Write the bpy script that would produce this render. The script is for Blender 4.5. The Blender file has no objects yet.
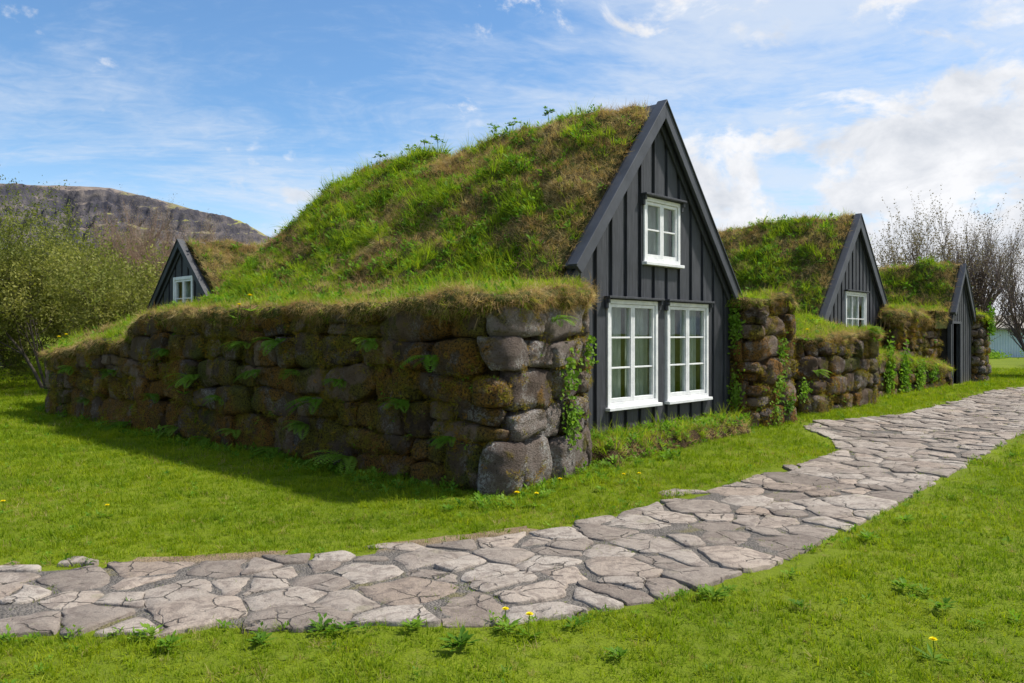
import bpy, math, random
import numpy as np
R = math.radians
SC = bpy.context.scene
COL = SC.collection
random.seed(7)
RNG = np.random.default_rng(11)

# ------------------------------------------------------------------ camera
CAM_H = 1.55
cam_d = bpy.data.cameras.new("camera")
cam = bpy.data.objects.new("camera", cam_d)
COL.objects.link(cam)
cam.location = (0, 0, CAM_H)
cam.rotation_euler = (R(90), 0, 0)
cam_d.sensor_width = 36.0
cam_d.lens = 28.0
cam_d.shift_y = -7.5 / 1024
cam_d.clip_start = 0.05
cam_d.clip_end = 20000
SC.camera = cam

# ------------------------------------------------------------------ light
SUN_EL = 55.5
SUN_AZ = math.atan2(0.975, 0.22)      # measured from +Y towards +X
sd = (math.sin(SUN_AZ) * math.cos(R(SUN_EL)), math.cos(SUN_AZ) * math.cos(R(SUN_EL)), math.sin(R(SUN_EL)))
sun_d = bpy.data.lights.new("sun", "SUN")
sun_d.energy = 3.2
sun_d.angle = R(2.5)
sun_d.color = (1.0, 0.95, 0.87)
sun = bpy.data.objects.new("sun", sun_d)
COL.objects.link(sun)
from mathutils import Vector, Matrix, Euler
sun.rotation_euler = Vector(sd).to_track_quat('Z', 'Y').to_euler()

SC.view_settings.view_transform = 'Standard'
SC.view_settings.look = 'None'
SC.view_settings.exposure = 1.0
SC.view_settings.gamma = 1.0
SC.view_settings.use_curve_mapping = False
SC.cycles.use_denoising = True
SC.cycles.max_bounces = 6
SC.cycles.diffuse_bounces = 3
SC.cycles.glossy_bounces = 3
SC.cycles.transmission_bounces = 4
SC.cycles.transparent_max_bounces = 8
SC.render.use_persistent_data = False


class NT:
    """tiny helper for node trees"""
    def __init__(s, tree):
        s.t = tree
        s.n = tree.nodes
        s.l = tree.links
        s.n.clear()

    def add(s, typ, ins=None, **props):
        nd = s.n.new(typ)
        for k, v in props.items():
            setattr(nd, k, v)
        for k, v in (ins or {}).items():
            s.put(nd.inputs[k], v)
        return nd

    def put(s, sock, v):
        if isinstance(v, bpy.types.NodeSocket):
            s.l.new(v, sock)
        else:
            sock.default_value = v

    def math(s, op, a, b=0.0, c=0.0, clamp=False):
        nd = s.n.new("ShaderNodeMath")
        nd.operation = op
        nd.use_clamp = clamp
        for i, v in enumerate((a, b, c)):
            s.put(nd.inputs[i], v)
        return nd.outputs[0]

    def ramp(s, fac, stops, interp='LINEAR'):
        nd = s.n.new("ShaderNodeValToRGB")
        cr = nd.color_ramp
        cr.interpolation = interp
        while len(cr.elements) < len(stops):
            cr.elements.new(0.5)
        for e, (p, c) in zip(cr.elements, stops):
            e.position = p
            e.color = (c if len(c) == 4 else (*c, 1)) if isinstance(c, tuple) else (c, c, c, 1)
        s.put(nd.inputs[0], fac)
        return nd.outputs[0]

    def mix(s, fac, a, b, mode='MIX'):
        nd = s.n.new("ShaderNodeMix")
        nd.data_type = 'RGBA'
        nd.blend_type = mode
        s.put(nd.inputs[0], fac)
        for i, v in ((6, a), (7, b)):
            if isinstance(v, tuple) and len(v) == 3:
                v = (*v, 1)
            s.put(nd.inputs[i], v)
        return nd.outputs[2]

    def noise(s, vec, scale, detail=4.0, rough=0.55, dist=0.0, out=0):
        nd = s.n.new("ShaderNodeTexNoise")
        nd.inputs['Scale'].default_value = scale
        nd.inputs['Detail'].default_value = detail
        nd.inputs['Roughness'].default_value = rough
        nd.inputs['Distortion'].default_value = dist
        if vec is not None:
            s.l.new(vec, nd.inputs['Vector'])
        return nd.outputs[out]

    def sstep(s, v, a, b):
        nd = s.n.new("ShaderNodeMapRange")
        nd.interpolation_type = 'SMOOTHSTEP'
        s.put(nd.inputs[0], v)
        s.put(nd.inputs[1], a)
        s.put(nd.inputs[2], b)
        return nd.outputs[0]


def make_world():
    w = bpy.data.worlds.new("World")
    SC.world = w
    w.use_nodes = True
    N = NT(w.node_tree)
    out = N.add("ShaderNodeOutputWorld")
    sky = N.add("ShaderNodeTexSky", sky_type='NISHITA')
    sky.sun_disc = False
    sky.sun_elevation = R(SUN_EL)
    sky.sun_rotation = SUN_AZ
    sky.air_density = 1.0
    sky.dust_density = 0.5
    sky.ozone_density = 1.6
    skyc = N.mix(1.0, sky.outputs[0], (0.056, 0.074, 0.086), 'MULTIPLY')
    tc = N.add("ShaderNodeTexCoord")
    sep = N.add("ShaderNodeSeparateXYZ", {0: tc.outputs['Generated']})
    x, y, z = sep.outputs
    az = N.math('ARCTAN2', x, y)                      # radians, + to the right
    el = N.math('ARCSINE', z)
    # high thin cloud: noise on a plane overhead
    dz = N.math('ADD', N.math('MAXIMUM', z, 0.0), 0.10)
    px = N.math('DIVIDE', x, dz)
    py = N.math('DIVIDE', y, dz)
    cv = N.add("ShaderNodeCombineXYZ", {0: N.math('MULTIPLY', px, 0.75), 1: py, 2: 3.3}).outputs[0]
    ci = N.noise(cv, 1.15, 9, 0.62, 0.5)
    ripple = N.noise(cv, 9.0, 4, 0.6, 1.6)
    azr = N.sstep(az, -0.50, 0.30)
    # veil is thickest up the middle and to the right
    thr = N.math('SUBTRACT', 0.61, N.math('MULTIPLY', azr, 0.13))
    veil = N.sstep(N.math('ADD', ci, N.math('MULTIPLY', N.math('SUBTRACT', ripple, 0.5), 0.16)), N.math('SUBTRACT', thr, 0.20), N.math('ADD', thr, 0.12))
    veil = N.math('MULTIPLY', veil, 0.74)
    # cumulus in angular coordinates
    cu = N.add("ShaderNodeCombineXYZ", {0: az, 1: N.math('MULTIPLY', el, 1.5), 2: 0.37}).outputs[0]
    n1 = N.noise(cu, 7.5, 9, 0.60, 0.35)
    # bank bias: dense low on the right, thinning upward
    top = N.math('ADD', N.math('ADD', 0.07, N.math('MULTIPLY', N.sstep(az, 0.05, 0.30), 0.155)), N.math('MULTIPLY', N.sstep(az, 0.38, 0.62), 0.085))
    bank = N.math('MULTIPLY', N.math('SUBTRACT', top, el), 1.25)
    bank = N.math('MAXIMUM', N.math('MINIMUM', bank, 0.27), -0.11)
    lowr = N.math('MULTIPLY', N.sstep(az, -0.25, 0.25), 0.17)
    bias = N.math('ADD', bank, N.math('SUBTRACT', lowr, 0.11))
    dens = N.sstep(N.math('ADD', N.math('MULTIPLY', n1, 1.35), bias), 0.67, 0.83)
    # a few stray puffs on the left
    n2 = N.noise(cu, 15.0, 5, 0.5, 0.1)
    puff = N.math('MULTIPLY', N.sstep(n2, 0.63, 0.73), N.sstep(el, 0.34, 0.16))
    dens = N.math('MAXIMUM', dens, N.math('MULTIPLY', puff, 0.75))
    n3 = N.noise(cu, 11.0, 6, 0.6, 0.3)
    shade = N.ramp(n3, [(0.32, (0.33, 0.35, 0.385)), (0.62, (0.485, 0.49, 0.505))])
    hazec = N.mix(N.math('MULTIPLY', N.sstep(el, 0.26, 0.0), 0.5), skyc, (0.40, 0.50, 0.65))
    c1 = N.mix(veil, hazec, (0.385, 0.42, 0.47))
    c2 = N.mix(dens, c1, shade)
    bg = N.add("ShaderNodeBackground", {0: c2, 1: 1.0})
    N.l.new(bg.outputs[0], out.inputs[0])


make_world()

# ------------------------------------------------------------------ numpy noise
_perm = np.random.default_rng(5).permutation(256).astype(np.int64)
_perm = np.concatenate([_perm, _perm])
_gr = np.random.default_rng(6).normal(size=(256, 3))
_gr /= np.linalg.norm(_gr, axis=1)[:, None]


def perlin(p):
    p = np.asarray(p, float)
    i = np.floor(p).astype(np.int64)
    f = p - i
    u = f * f * f * (f * (f * 6 - 15) + 10)
    i &= 255
    r = 0
    for dx in (0, 1):
        for dy in (0, 1):
            for dz in (0, 1):
                h = _perm[_perm[_perm[(i[:, 0] + dx) & 255] + ((i[:, 1] + dy) & 255)] + ((i[:, 2] + dz) & 255)]
                g = _gr[h]
                d = (g * (f - np.array([dx, dy, dz]))).sum(1)
                w = (u[:, 0] if dx else 1 - u[:, 0]) * (u[:, 1] if dy else 1 - u[:, 1]) * (u[:, 2] if dz else 1 - u[:, 2])
                r = r + d * w
    return r * 1.6


def fbm(p, oct=4, gain=0.5, lac=2.03):
    p = np.asarray(p, float)
    a, s, t = 1.0, 0, 0
    for k in range(oct):
        s = s + a * perlin(p * lac ** k + 17.3 * k)
        t += a
        a *= gain
    return s / t


def smooth(a, b, x):
    t = np.clip((np.asarray(x, float) - a) / (b - a), 0, 1)
    return t * t * (3 - 2 * t)


def smax(a, b, k=0.25):
    h = np.clip(0.5 + 0.5 * (a - b) / k, 0, 1)
    return b * (1 - h) + a * h + k * h * (1 - h)


# ------------------------------------------------------------------ frames
class Frame:
    """s runs to the right along a gable, t runs back into the building"""
    def __init__(f, ox, oy, gx, gy):
        l = math.hypot(gx, gy)
        f.o = np.array([ox, oy])
        f.g = np.array([gx, gy]) / l
        f.r = np.array([-gy, gx]) / l

    def __call__(f, s, t, z):
        s, t, z = np.broadcast_arrays(np.asarray(s, float), np.asarray(t, float), np.asarray(z, float))
        return np.stack([f.o[0] + f.g[0] * s + f.r[0] * t, f.o[1] + f.g[1] * s + f.r[1] * t, z], -1)

    def inv(f, x, y):
        dx, dy = np.asarray(x) - f.o[0], np.asarray(y) - f.o[1]
        return dx * f.g[0] + dy * f.g[1], dx * f.r[0] + dy * f.r[1]


F1 = Frame(1.248, 10.35, 0.689, 0.725)
_a = F1(-0.45, 11.5, 0)
F4 = Frame(_a[0], _a[1], 0.725, -0.689)      # small house whose gable looks the other way


def ground_z(x, y):
    x = np.asarray(x, float)
    y = np.asarray(y, float)
    s, t = F1.inv(x, y)
    z = 0.10 * smooth(-1.9, -0.2, t) * smooth(-3, 0, s) * smooth(26, 14, s)
    far = np.hypot(x, y)
    z = z + 0.055 * np.clip(far - 27, 0, 120) * smooth(-2, -14, x) * smooth(24, 34, y)
    z = z + 0.012 * fbm(np.stack([x * .5, y * .5, 0 * x], -1).reshape(-1, 3), 3).reshape(x.shape) * smooth(200, 60, far)
    return z


def px_ground(px, py):
    z = 0.0
    for _ in range(6):
        Y = (CAM_H - z) * 796 / (py - 334)
        X = (px - 512) / 796 * Y
        z = float(ground_z(np.array([X]), np.array([Y]))[0])
    return X, Y


# ------------------------------------------------------------------ object helpers
def tag(o, label=None, cat=None, group=None, kind=None):
    if label: o['label'] = label
    if cat: o['category'] = cat
    if group: o['group'] = group
    if kind: o['kind'] = kind
    return o


def empty(name, loc=(0, 0, 0), label=None, cat=None, group=None, kind=None):
    o = bpy.data.objects.new(name, None)
    o.empty_display_size = 0.2
    o.location = loc
    COL.objects.link(o)
    return tag(o, label, cat, group, kind)


def link(name, me, mat, parent=None):
    if mat is not None:
        for m in (mat if isinstance(mat, (list, tuple)) else [mat]):
            me.materials.append(m)
    o = bpy.data.objects.new(name, me)
    COL.objects.link(o)
    if parent is not None:
        o.parent = parent
        # parents never rotate; keep vertices in world space
        p = parent
        off = Vector((0, 0, 0))
        while p is not None:
            off += p.location
            p = p.parent
        o.location = -off
    return o


def mesh_np(name, V, Fq, smoothf=True, attrs=None):
    """V (n,3); Fq list of arrays (m,k)"""
    V = np.asarray(V, np.float32)
    if isinstance(Fq, np.ndarray): Fq = [Fq]
    Fq = [np.asarray(f, np.int32) for f in Fq if len(f)]
    me = bpy.data.meshes.new(name)
    me.vertices.add(len(V))
    me.vertices.foreach_set("co", V.ravel())
    nl = sum(f.size for f in Fq)
    np_ = sum(len(f) for f in Fq)
    me.loops.add(nl)
    me.polygons.add(np_)
    me.loops.foreach_set("vertex_index", np.concatenate([f.ravel() for f in Fq]))
    tot = np.concatenate([np.full(len(f), f.shape[1], np.int32) for f in Fq])
    st = np.concatenate([[0], np.cumsum(tot)[:-1]]).astype(np.int32)
    me.polygons.foreach_set("loop_start", st)
    me.polygons.foreach_set("loop_total", tot)
    me.update(calc_edges=True)
    me.polygons.foreach_set("use_smooth", np.full(np_, smoothf, bool))
    for k, v in (attrs or {}).items():
        v = np.asarray(v, np.float32)
        a = me.attributes.new(k, 'FLOAT', 'POINT')
        a.data.foreach_set("value", v)
    return me


class MB:
    """collects simple solids into one mesh"""
    def __init__(s):
        s.v, s.f, s.n = [], [], 0

    def add(s, V, F):
        V = np.asarray(V, float)
        s.v.append(V)
        s.f += [tuple(int(i) + s.n for i in f) for f in F]
        s.n += len(V)

    def prism(s, poly, d0, d1, fn):
        """poly: list of (s,z) counterclockwise; extruded between depths d0<d1; fn(s,d,z)->xyz"""
        n = len(poly)
        P = np.array(poly, float)
        A = fn(P[:, 0], np.full(n, d0), P[:, 1])
        B = fn(P[:, 0], np.full(n, d1), P[:, 1])
        F = [tuple(range(n))[::-1], tuple(range(n, 2 * n))]
        F += [(i, (i + 1) % n, n + (i + 1) % n, n + i) for i in range(n)]
        s.add(np.vstack([A, B]), F)

    def box(s, s0, s1, d0, d1, z0, z1, fn):
        s.prism([(s0, z0), (s1, z0), (s1, z1), (s0, z1)], d0, d1, fn)

    def build(s, name, mat, parent=None, bevel=0.0, smoothf=False):
        me = bpy.data.meshes.new(name)
        me.from_pydata(np.vstack(s.v).tolist(), [], s.f)
        me.update()
        if smoothf:
            me.polygons.foreach_set("use_smooth", np.full(len(me.polygons), True, bool))
        import bmesh
        bm = bmesh.new(); bm.from_mesh(me)
        bmesh.ops.recalc_face_normals(bm, faces=bm.faces)
        bm.to_mesh(me); bm.free()
        o = link(name, me, mat, parent)
        if bevel:
            m = o.modifiers.new("bevel", 'BEVEL')
            m.width = bevel; m.segments = 2; m.limit_method = 'ANGLE'; m.angle_limit = R(40)
        return o


def grid_faces(nu, nv, closed_u=False):
    iu = np.arange(nu if closed_u else nu - 1)
    iv = np.arange(nv - 1)
    a, b = np.meshgrid(iu, iv, indexing='ij')
    a2 = (a + 1) % nu
    return np.stack([a * nv + b, a2 * nv + b, a2 * nv + b + 1, a * nv + b + 1], -1).reshape(-1, 4)


def vnormals(V, F):
    a, b, c, d = V[F[:, 0]], V[F[:, 1]], V[F[:, 2]], V[F[:, 3]]
    n = np.cross(c - a, d - b)
    N = np.zeros_like(V)
    for k in range(4):
        np.add.at(N, F[:, k], n)
    l = np.linalg.norm(N, axis=1)
    l[l == 0] = 1
    return N / l[:, None]


def sample(V, F, n, rng, keep=None):
    """random points over quads: returns pts, normals, face idx, bilinear weights"""
    a, b, c, d = V[F[:, 0]], V[F[:, 1]], V[F[:, 2]], V[F[:, 3]]
    nr = np.cross(c - a, d - b) * 0.5
    ar = np.linalg.norm(nr, axis=1)
    w = ar.copy()
    if keep is not None: w = w * keep
    n = int(n)
    idx = rng.choice(len(F), n, p=w / w.sum())
    u, v = rng.random((2, n))
    u, v = u[:, None], v[:, None]
    P = a[idx] * (1 - u) * (1 - v) + b[idx] * u * (1 - v) + c[idx] * u * v + d[idx] * (1 - u) * v
    Nn = nr[idx] / np.maximum(ar[idx], 1e-9)[:, None]
    return P, Nn, idx


# ------------------------------------------------------------------ materials
def mat(name):
    m = bpy.data.materials.new(name)
    m.use_nodes = True
    N = NT(m.node_tree)
    out = N.add("ShaderNodeOutputMaterial")
    return m, N, out


def principled(N, out, base, rough=0.8, bump=None, bstr=0.3, bdist=0.02, spec=0.5, metallic=0.0):
    p = N.add("ShaderNodeBsdfPrincipled")
    N.put(p.inputs['Base Color'], base if not isinstance(base, tuple) else (*base, 1))
    N.put(p.inputs['Roughness'], rough)
    N.put(p.inputs['Specular IOR Level'], spec)
    N.put(p.inputs['Metallic'], metallic)
    if bump is not None:
        b = N.add("ShaderNodeBump", {'Strength': bstr, 'Distance': bdist, 'Height': bump})
        N.l.new(b.outputs[0], p.inputs['Normal'])
    N.l.new(p.outputs[0], out.inputs[0])
    return p


def pos(N):
    return N.add("ShaderNodeNewGeometry").outputs['Position']


def mat_blade(name, cols, scale=0.6, trans=0.35, rough=0.55, patch=None):
    """grass or leaf: colour by patches in the world and per tuft"""
    m, N, out = mat(name)
    P = pos(N)
    n1 = N.noise(P, scale, 4, 0.6)
    rnd = N.add("ShaderNodeObjectInfo").outputs['Random']
    n2 = N.noise(P, 23.0, 2, 0.5)
    f = N.math('ADD', N.math('MULTIPLY', n1, 0.75), N.math('MULTIPLY', rnd, 0.30))
    f = N.math('ADD', f, N.math('MULTIPLY', n2, 0.25))
    f = N.math('SUBTRACT', f, 0.15)
    k = len(cols)
    c = N.ramp(f, [(0.28 + 0.44 * i / (k - 1), col) for i, col in enumerate(cols)])
    at = N.add("ShaderNodeAttribute", attribute_name="tip")
    c = N.mix(N.math('MULTIPLY', at.outputs['Fac'], 0.35), c, (0.28, 0.32, 0.03)) if patch is None else c
    d = N.add("ShaderNodeBsdfDiffuse", {0: c})
    tcol = N.mix(1.0, c, (1.25, 1.3, 0.7), 'MULTIPLY')
    t = N.add("ShaderNodeBsdfTranslucent", {0: tcol})
    g = N.add("ShaderNodeBsdfGlossy", {0: (0.8, 0.85, 0.8, 1), 1: rough})
    m1 = N.add("ShaderNodeMixShader", {0: trans, 1: d.outputs[0], 2: t.outputs[0]})
    m2 = N.add("ShaderNodeMixShader", {0: 0.008, 1: m1.outputs[0], 2: g.outputs[0]})
    N.l.new(m2.outputs[0], out.inputs[0])
    return m


def make_mats():
    M = {}
    M['lawn_blade'] = mat_blade('lawn_blade', [(0.085, 0.165, 0.003), (0.165, 0.25, 0.004), (0.29, 0.33, 0.009)], 0.7, 0.45)
    M['green_blade'] = mat_blade('green_blade', [(0.10, 0.19, 0.008), (0.22, 0.32, 0.012), (0.36, 0.41, 0.03)], 1.1, 0.52)
    M['straw'] = mat_blade('straw', [(0.22, 0.13, 0.06), (0.39, 0.26, 0.125), (0.58, 0.45, 0.24)], 1.6, 0.38, patch=1)
    M['moss'] = mat_blade('moss', [(0.20, 0.12, 0.03), (0.22, 0.20, 0.022), (0.38, 0.19, 0.025)], 1.3, 0.25, patch=1)
    M['leaf'] = mat_blade('leaf', [(0.07, 0.16, 0.015), (0.13, 0.25, 0.02), (0.21, 0.33, 0.04)], 2.2, 0.45, patch=1)
    M['tree_leaf'] = mat_blade('tree_leaf', [(0.085, 0.115, 0.025), (0.16, 0.18, 0.04), (0.28, 0.27, 0.07)], 0.5, 0.35, patch=1)
    M['bud'] = mat_blade('bud', [(0.20, 0.15, 0.13), (0.24, 0.19, 0.12), (0.22, 0.24, 0.09)], 0.7, 0.2, patch=1)
    M['petal'] = mat_blade('petal', [(0.80, 0.62, 0.01), (0.86, 0.70, 0.01), (0.88, 0.74, 0.02)], 3.0, 0.2, patch=1)

    # lawn soil and sward under the blades
    m, N, out = mat('lawn')
    P = pos(N)
    n = N.noise(P, 0.45, 5, 0.6)
    n2 = N.noise(P, 9.0, 5, 0.65)
    n3 = N.noise(P, 60.0, 3, 0.6)
    c = N.ramp(n, [(0.3, (0.09, 0.13, 0.006)), (0.7, (0.16, 0.20, 0.012))])
    c = N.mix(N.math('MULTIPLY', N.sstep(n2, 0.45, 0.75), 0.6), c, (0.13, 0.15, 0.03))
    c = N.mix(N.math('MULTIPLY', N.sstep(n3, 0.5, 0.2), 0.5), c, (0.05, 0.065, 0.01))
    principled(N, out, c, 0.95, N.math('ADD', n3, n2), 0.6, 0.03, 0.1)
    M['lawn'] = m

    # turf body under roof grass
    m, N, out = mat('turf')
    P = pos(N)
    n = N.noise(P, 1.6, 6, 0.65)
    n2 = N.noise(P, 14.0, 5, 0.7)
    c = N.ramp(n, [(0.32, (0.05, 0.075, 0.014)), (0.52, (0.085, 0.085, 0.022)), (0.68, (0.13, 0.085, 0.04))])
    c = N.mix(N.math('MULTIPLY', N.sstep(n2, 0.55, 0.3), 0.7), c, (0.03, 0.022, 0.012))
    principled(N, out, c, 0.97, n2, 0.9, 0.06, 0.1)
    M['turf'] = m

    m, N, out = mat('earth')
    P = pos(N)
    n = N.noise(P, 5.0, 6, 0.7)
    n2 = N.noise(P, 40.0, 4, 0.7)
    c = N.ramp(n, [(0.3, (0.03, 0.02, 0.012)), (0.6, (0.085, 0.055, 0.03)), (0.75, (0.07, 0.08, 0.02))])
    principled(N, out, c, 0.97, N.math('ADD', n, n2), 0.9, 0.05, 0.1)
    M['earth'] = m

    # rough basalt blocks; 'tone' random per stone, 'dry' 1 = lichened grey lightened as if sunlit, 0 = mossy brown darkened as if shaded
    m, N, out = mat('wall_stone')
    P = pos(N)
    tone = N.add("ShaderNodeAttribute", attribute_name="tone").outputs['Fac']
    tint = N.add("ShaderNodeAttribute", attribute_name="tint").outputs['Fac']
    n = N.noise(P, 5.0, 7, 0.65)
    nf = N.noise(P, 45.0, 5, 0.7)
    brown = N.ramp(N.math('ADD', N.math('MULTIPLY', n, 0.6), N.math('MULTIPLY', tone, 0.4)),
                   [(0.25, (0.07, 0.046, 0.03)), (0.5, (0.17, 0.112, 0.07)), (0.75, (0.30, 0.20, 0.13))])
    grey = N.ramp(N.math('ADD', N.math('MULTIPLY', n, 0.65), N.math('MULTIPLY', tone, 0.35)),
                  [(0.25, (0.10, 0.072, 0.06)), (0.5, (0.22, 0.175, 0.15)), (0.75, (0.36, 0.31, 0.28))])
    c = N.mix(tint, brown, grey)
    # pale lichen crust
    lich = N.sstep(N.noise(P, 30.0, 7, 0.85, 0.3), 0.47, 0.56)
    lich2 = N.sstep(N.noise(P, 3.2, 3, 0.5), 0.45, 0.62)
    lf = N.math('MULTIPLY', N.math('MULTIPLY', lich, lich2), N.math('ADD', 0.25, N.math('MULTIPLY', tint, 0.7)))
    c = N.mix(lf, c, (0.60, 0.58, 0.54))
    # moss in yellow green and rust
    nm = N.noise(P, 2.3, 6, 0.62, 0.3)
    mossf = N.sstep(N.math('ADD', nm, N.math('MULTIPLY', N.math('SUBTRACT', 0.5, tint), 0.15)), 0.50, 0.60)
    nk = N.noise(P, 1.1, 2, 0.5)
    rust = N.add("ShaderNodeAttribute", attribute_name="rust").outputs['Fac']
    nk = N.math('ADD', nk, N.math('MULTIPLY', rust, 0.16))
    mossc = N.ramp(nk, [(0.40, (0.12, 0.135, 0.014)), (0.5, (0.20, 0.165, 0.018)), (0.62, (0.33, 0.155, 0.02))])
    mossc = N.mix(N.sstep(nf, 0.6, 0.35), mossc, (0.03, 0.025, 0.008))
    c = N.mix(N.math('MULTIPLY', mossf, 0.88), c, mossc)
    # dark pits
    c = N.mix(N.math('MULTIPLY', N.sstep(nf, 0.46, 0.30), 0.75), c, (0.018, 0.013, 0.010))
    h = N.math('ADD', N.math('ADD', nf, n), N.math('MULTIPLY', mossf, 0.6))
    h = N.math('ADD', h, N.math('MULTIPLY', N.noise(P, 110.0, 4, 0.7), 0.5))
    principled(N, out, c, 0.95, h, 1.0, 0.10, 0.15)
    M['stone'] = m

    m, N, out = mat('flagstone')
    P = pos(N)
    tone = N.add("ShaderNodeAttribute", attribute_name="tone").outputs['Fac']
    hue = N.add("ShaderNodeAttribute", attribute_name="tint").outputs['Fac']
    n = N.noise(P, 4.0, 7, 0.7)
    nf = N.noise(P, 38.0, 6, 0.7)
    c = N.ramp(N.math('ADD', N.math('MULTIPLY', n, 0.55), N.math('MULTIPLY', tone, 0.45)),
               [(0.25, (0.185, 0.152, 0.125)), (0.5, (0.29, 0.245, 0.205)), (0.75, (0.39, 0.34, 0.29))])
    c = N.mix(N.math('MULTIPLY', hue, 0.5), c, (0.38, 0.29, 0.22))
    c = N.mix(N.math('MULTIPLY', N.sstep(N.noise(P, 11.0, 6, 0.75, 0.5), 0.56, 0.68), 0.6), c, (0.10, 0.085, 0.075))
    c = N.mix(N.math('MULTIPLY', N.sstep(nf, 0.42, 0.28), 0.75), c, (0.06, 0.05, 0.045))
    c = N.mix(N.math('MULTIPLY', N.sstep(N.noise(P, 2.2, 4, 0.7), 0.6, 0.7), 0.35), c, (0.13, 0.13, 0.05))
    dp = N.mix(0.12, P, N.noise(P, 5.0, 4, 0.6, 0.0, 1))
    vc = N.add('ShaderNodeTexVoronoi', {'Vector': dp, 'Scale': 4.2}, feature='DISTANCE_TO_EDGE')
    crk = N.math('MULTIPLY', N.sstep(vc.outputs['Distance'], 0.028, 0.006), N.sstep(N.noise(P, 2.7, 3, 0.6), 0.47, 0.56))
    c = N.mix(N.math('MULTIPLY', crk, 0.8), c, (0.05, 0.045, 0.035))
    nf = N.math('SUBTRACT', nf, N.math('MULTIPLY', crk, 1.6))
    ly = N.noise(P, 7.0, 6, 0.7, 1.2)
    step_ = N.math('SNAP', ly, 0.07)
    c = N.mix(N.math('MULTIPLY', N.sstep(ly, 0.52, 0.42), 0.5), c, (0.13, 0.10, 0.085))
    principled(N, out, c, 0.88, N.math('ADD', N.math('MULTIPLY', nf, 0.8), N.math('MULTIPLY', step_, 3.0)), 0.8, 0.02, 0.25)
    M['flag'] = m

    m, N, out = mat('gravel')
    P = pos(N)
    vo = N.add("ShaderNodeTexVoronoi", {'Vector': P, 'Scale': 70.0})
    n = N.noise(P, 5.0, 5, 0.7)
    c = N.mix(0.5, N.ramp(vo.outputs['Color'], [(0.1, (0.065, 0.058, 0.052)), (0.9, (0.23, 0.205, 0.18))]), N.ramp(n, [(0.35, (0.06, 0.055, 0.05)), (0.7, (0.17, 0.15, 0.13))]))
    c = N.mix(N.math('MULTIPLY', N.sstep(N.noise(P, 2.0, 5, 0.65), 0.55, 0.68), 0.7), c, (0.15, 0.13, 0.05))
    ed = N.add("ShaderNodeAttribute", attribute_name="tone").outputs['Fac']
    c = N.mix(N.math('MULTIPLY', ed, 0.9), c, N.ramp(n, [(0.3, (0.13, 0.085, 0.045)), (0.6, (0.26, 0.19, 0.11)), (0.7, (0.12, 0.13, 0.02))]))
    h = N.math('SUBTRACT', 1.0, vo.outputs['Distance'])
    principled(N, out, c, 0.95, h, 0.9, 0.015, 0.2)
    M['gravel'] = m

    # tarred boards
    m, N, out = mat('black_board')
    P = pos(N)
    mp = N.add("ShaderNodeMapping", {0: P, 3: (1.0, 1.0, 0.07)})
    g = N.noise(mp.outputs[0], 45.0, 5, 0.65)
    n = N.noise(P, 1.6, 4, 0.6)
    c = N.ramp(g, [(0.3, (0.014, 0.015, 0.019)), (0.5, (0.034, 0.036, 0.043)), (0.72, (0.064, 0.067, 0.079))])
    c = N.mix(N.math('MULTIPLY', N.sstep(n, 0.45, 0.7), 0.3), c, (0.07, 0.073, 0.083))
    zz = N.add('ShaderNodeSeparateXYZ', {0: P}).outputs[2]
    dirt = N.math('MULTIPLY', N.sstep(N.math('ADD', zz, N.math('MULTIPLY', N.noise(P, 9.0, 5, 0.7), 0.5)), 0.75, 0.40), 0.45)
    c = N.mix(dirt, c, (0.10, 0.085, 0.06))
    principled(N, out, c, N.ramp(g, [(0.3, 0.5), (0.7, 0.72)]), g, 0.35, 0.006, 0.45)
    M['board'] = m

    m, N, out = mat('barge_paint')
    P = pos(N)
    g = N.noise(P, 30.0, 5, 0.65)
    n = N.noise(P, 2.6, 5, 0.65)
    c = N.ramp(n, [(0.3, (0.040, 0.043, 0.053)), (0.7, (0.075, 0.079, 0.095))])
    principled(N, out, c, 0.55, g, 0.25, 0.004, 0.45)
    M['barge'] = m

    m, N, out = mat('white_paint')
    P = pos(N)
    n = N.noise(P, 7.0, 6, 0.7)
    nf = N.noise(P, 60.0, 4, 0.7)
    c = N.ramp(n, [(0.3, (0.60, 0.61, 0.62)), (0.6, (0.80, 0.80, 0.79))])
    c = N.mix(N.math('MULTIPLY', N.sstep(nf, 0.62, 0.75), 0.4), c, (0.35, 0.34, 0.32))
    principled(N, out, c, 0.5, nf, 0.2, 0.003, 0.4)
    M['white'] = m

    m, N, out = mat('window_glass')
    P = pos(N)
    wv = N.noise(P, 3.0, 2, 0.5)
    b = N.add("ShaderNodeBump", {'Strength': 0.05, 'Distance': 0.02, 'Height': wv})
    fr = N.add("ShaderNodeFresnel", {'IOR': 1.6, 'Normal': b.outputs[0]})
    gl = N.add("ShaderNodeBsdfGlossy", {0: (1, 1, 1, 1), 1: 0.02, 'Normal': b.outputs[0]})
    tr = N.add("ShaderNodeBsdfTransparent", {0: (0.86, 0.9, 0.88, 1)})
    f = N.math('ADD', N.math('MULTIPLY', fr.outputs[0], 0.10), 0.008, clamp=True)
    mx = N.add("ShaderNodeMixShader", {0: f, 1: tr.outputs[0], 2: gl.outputs[0]})
    N.l.new(mx.outputs[0], out.inputs[0])
    M['glass'] = m

    def plain(name, col, rough=0.8, sc=8.0, var=0.35, spec=0.3):
        m, N, out = mat(name)
        n = N.noise(pos(N), sc, 5, 0.65)
        lo = tuple(x * (1 - var) for x in col)
        hi = tuple(min(1, x * (1 + var)) for x in col)
        principled(N, out, N.ramp(n, [(0.3, lo), (0.7, hi)]), rough, n, 0.3, 0.01, spec)
        return m
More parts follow.
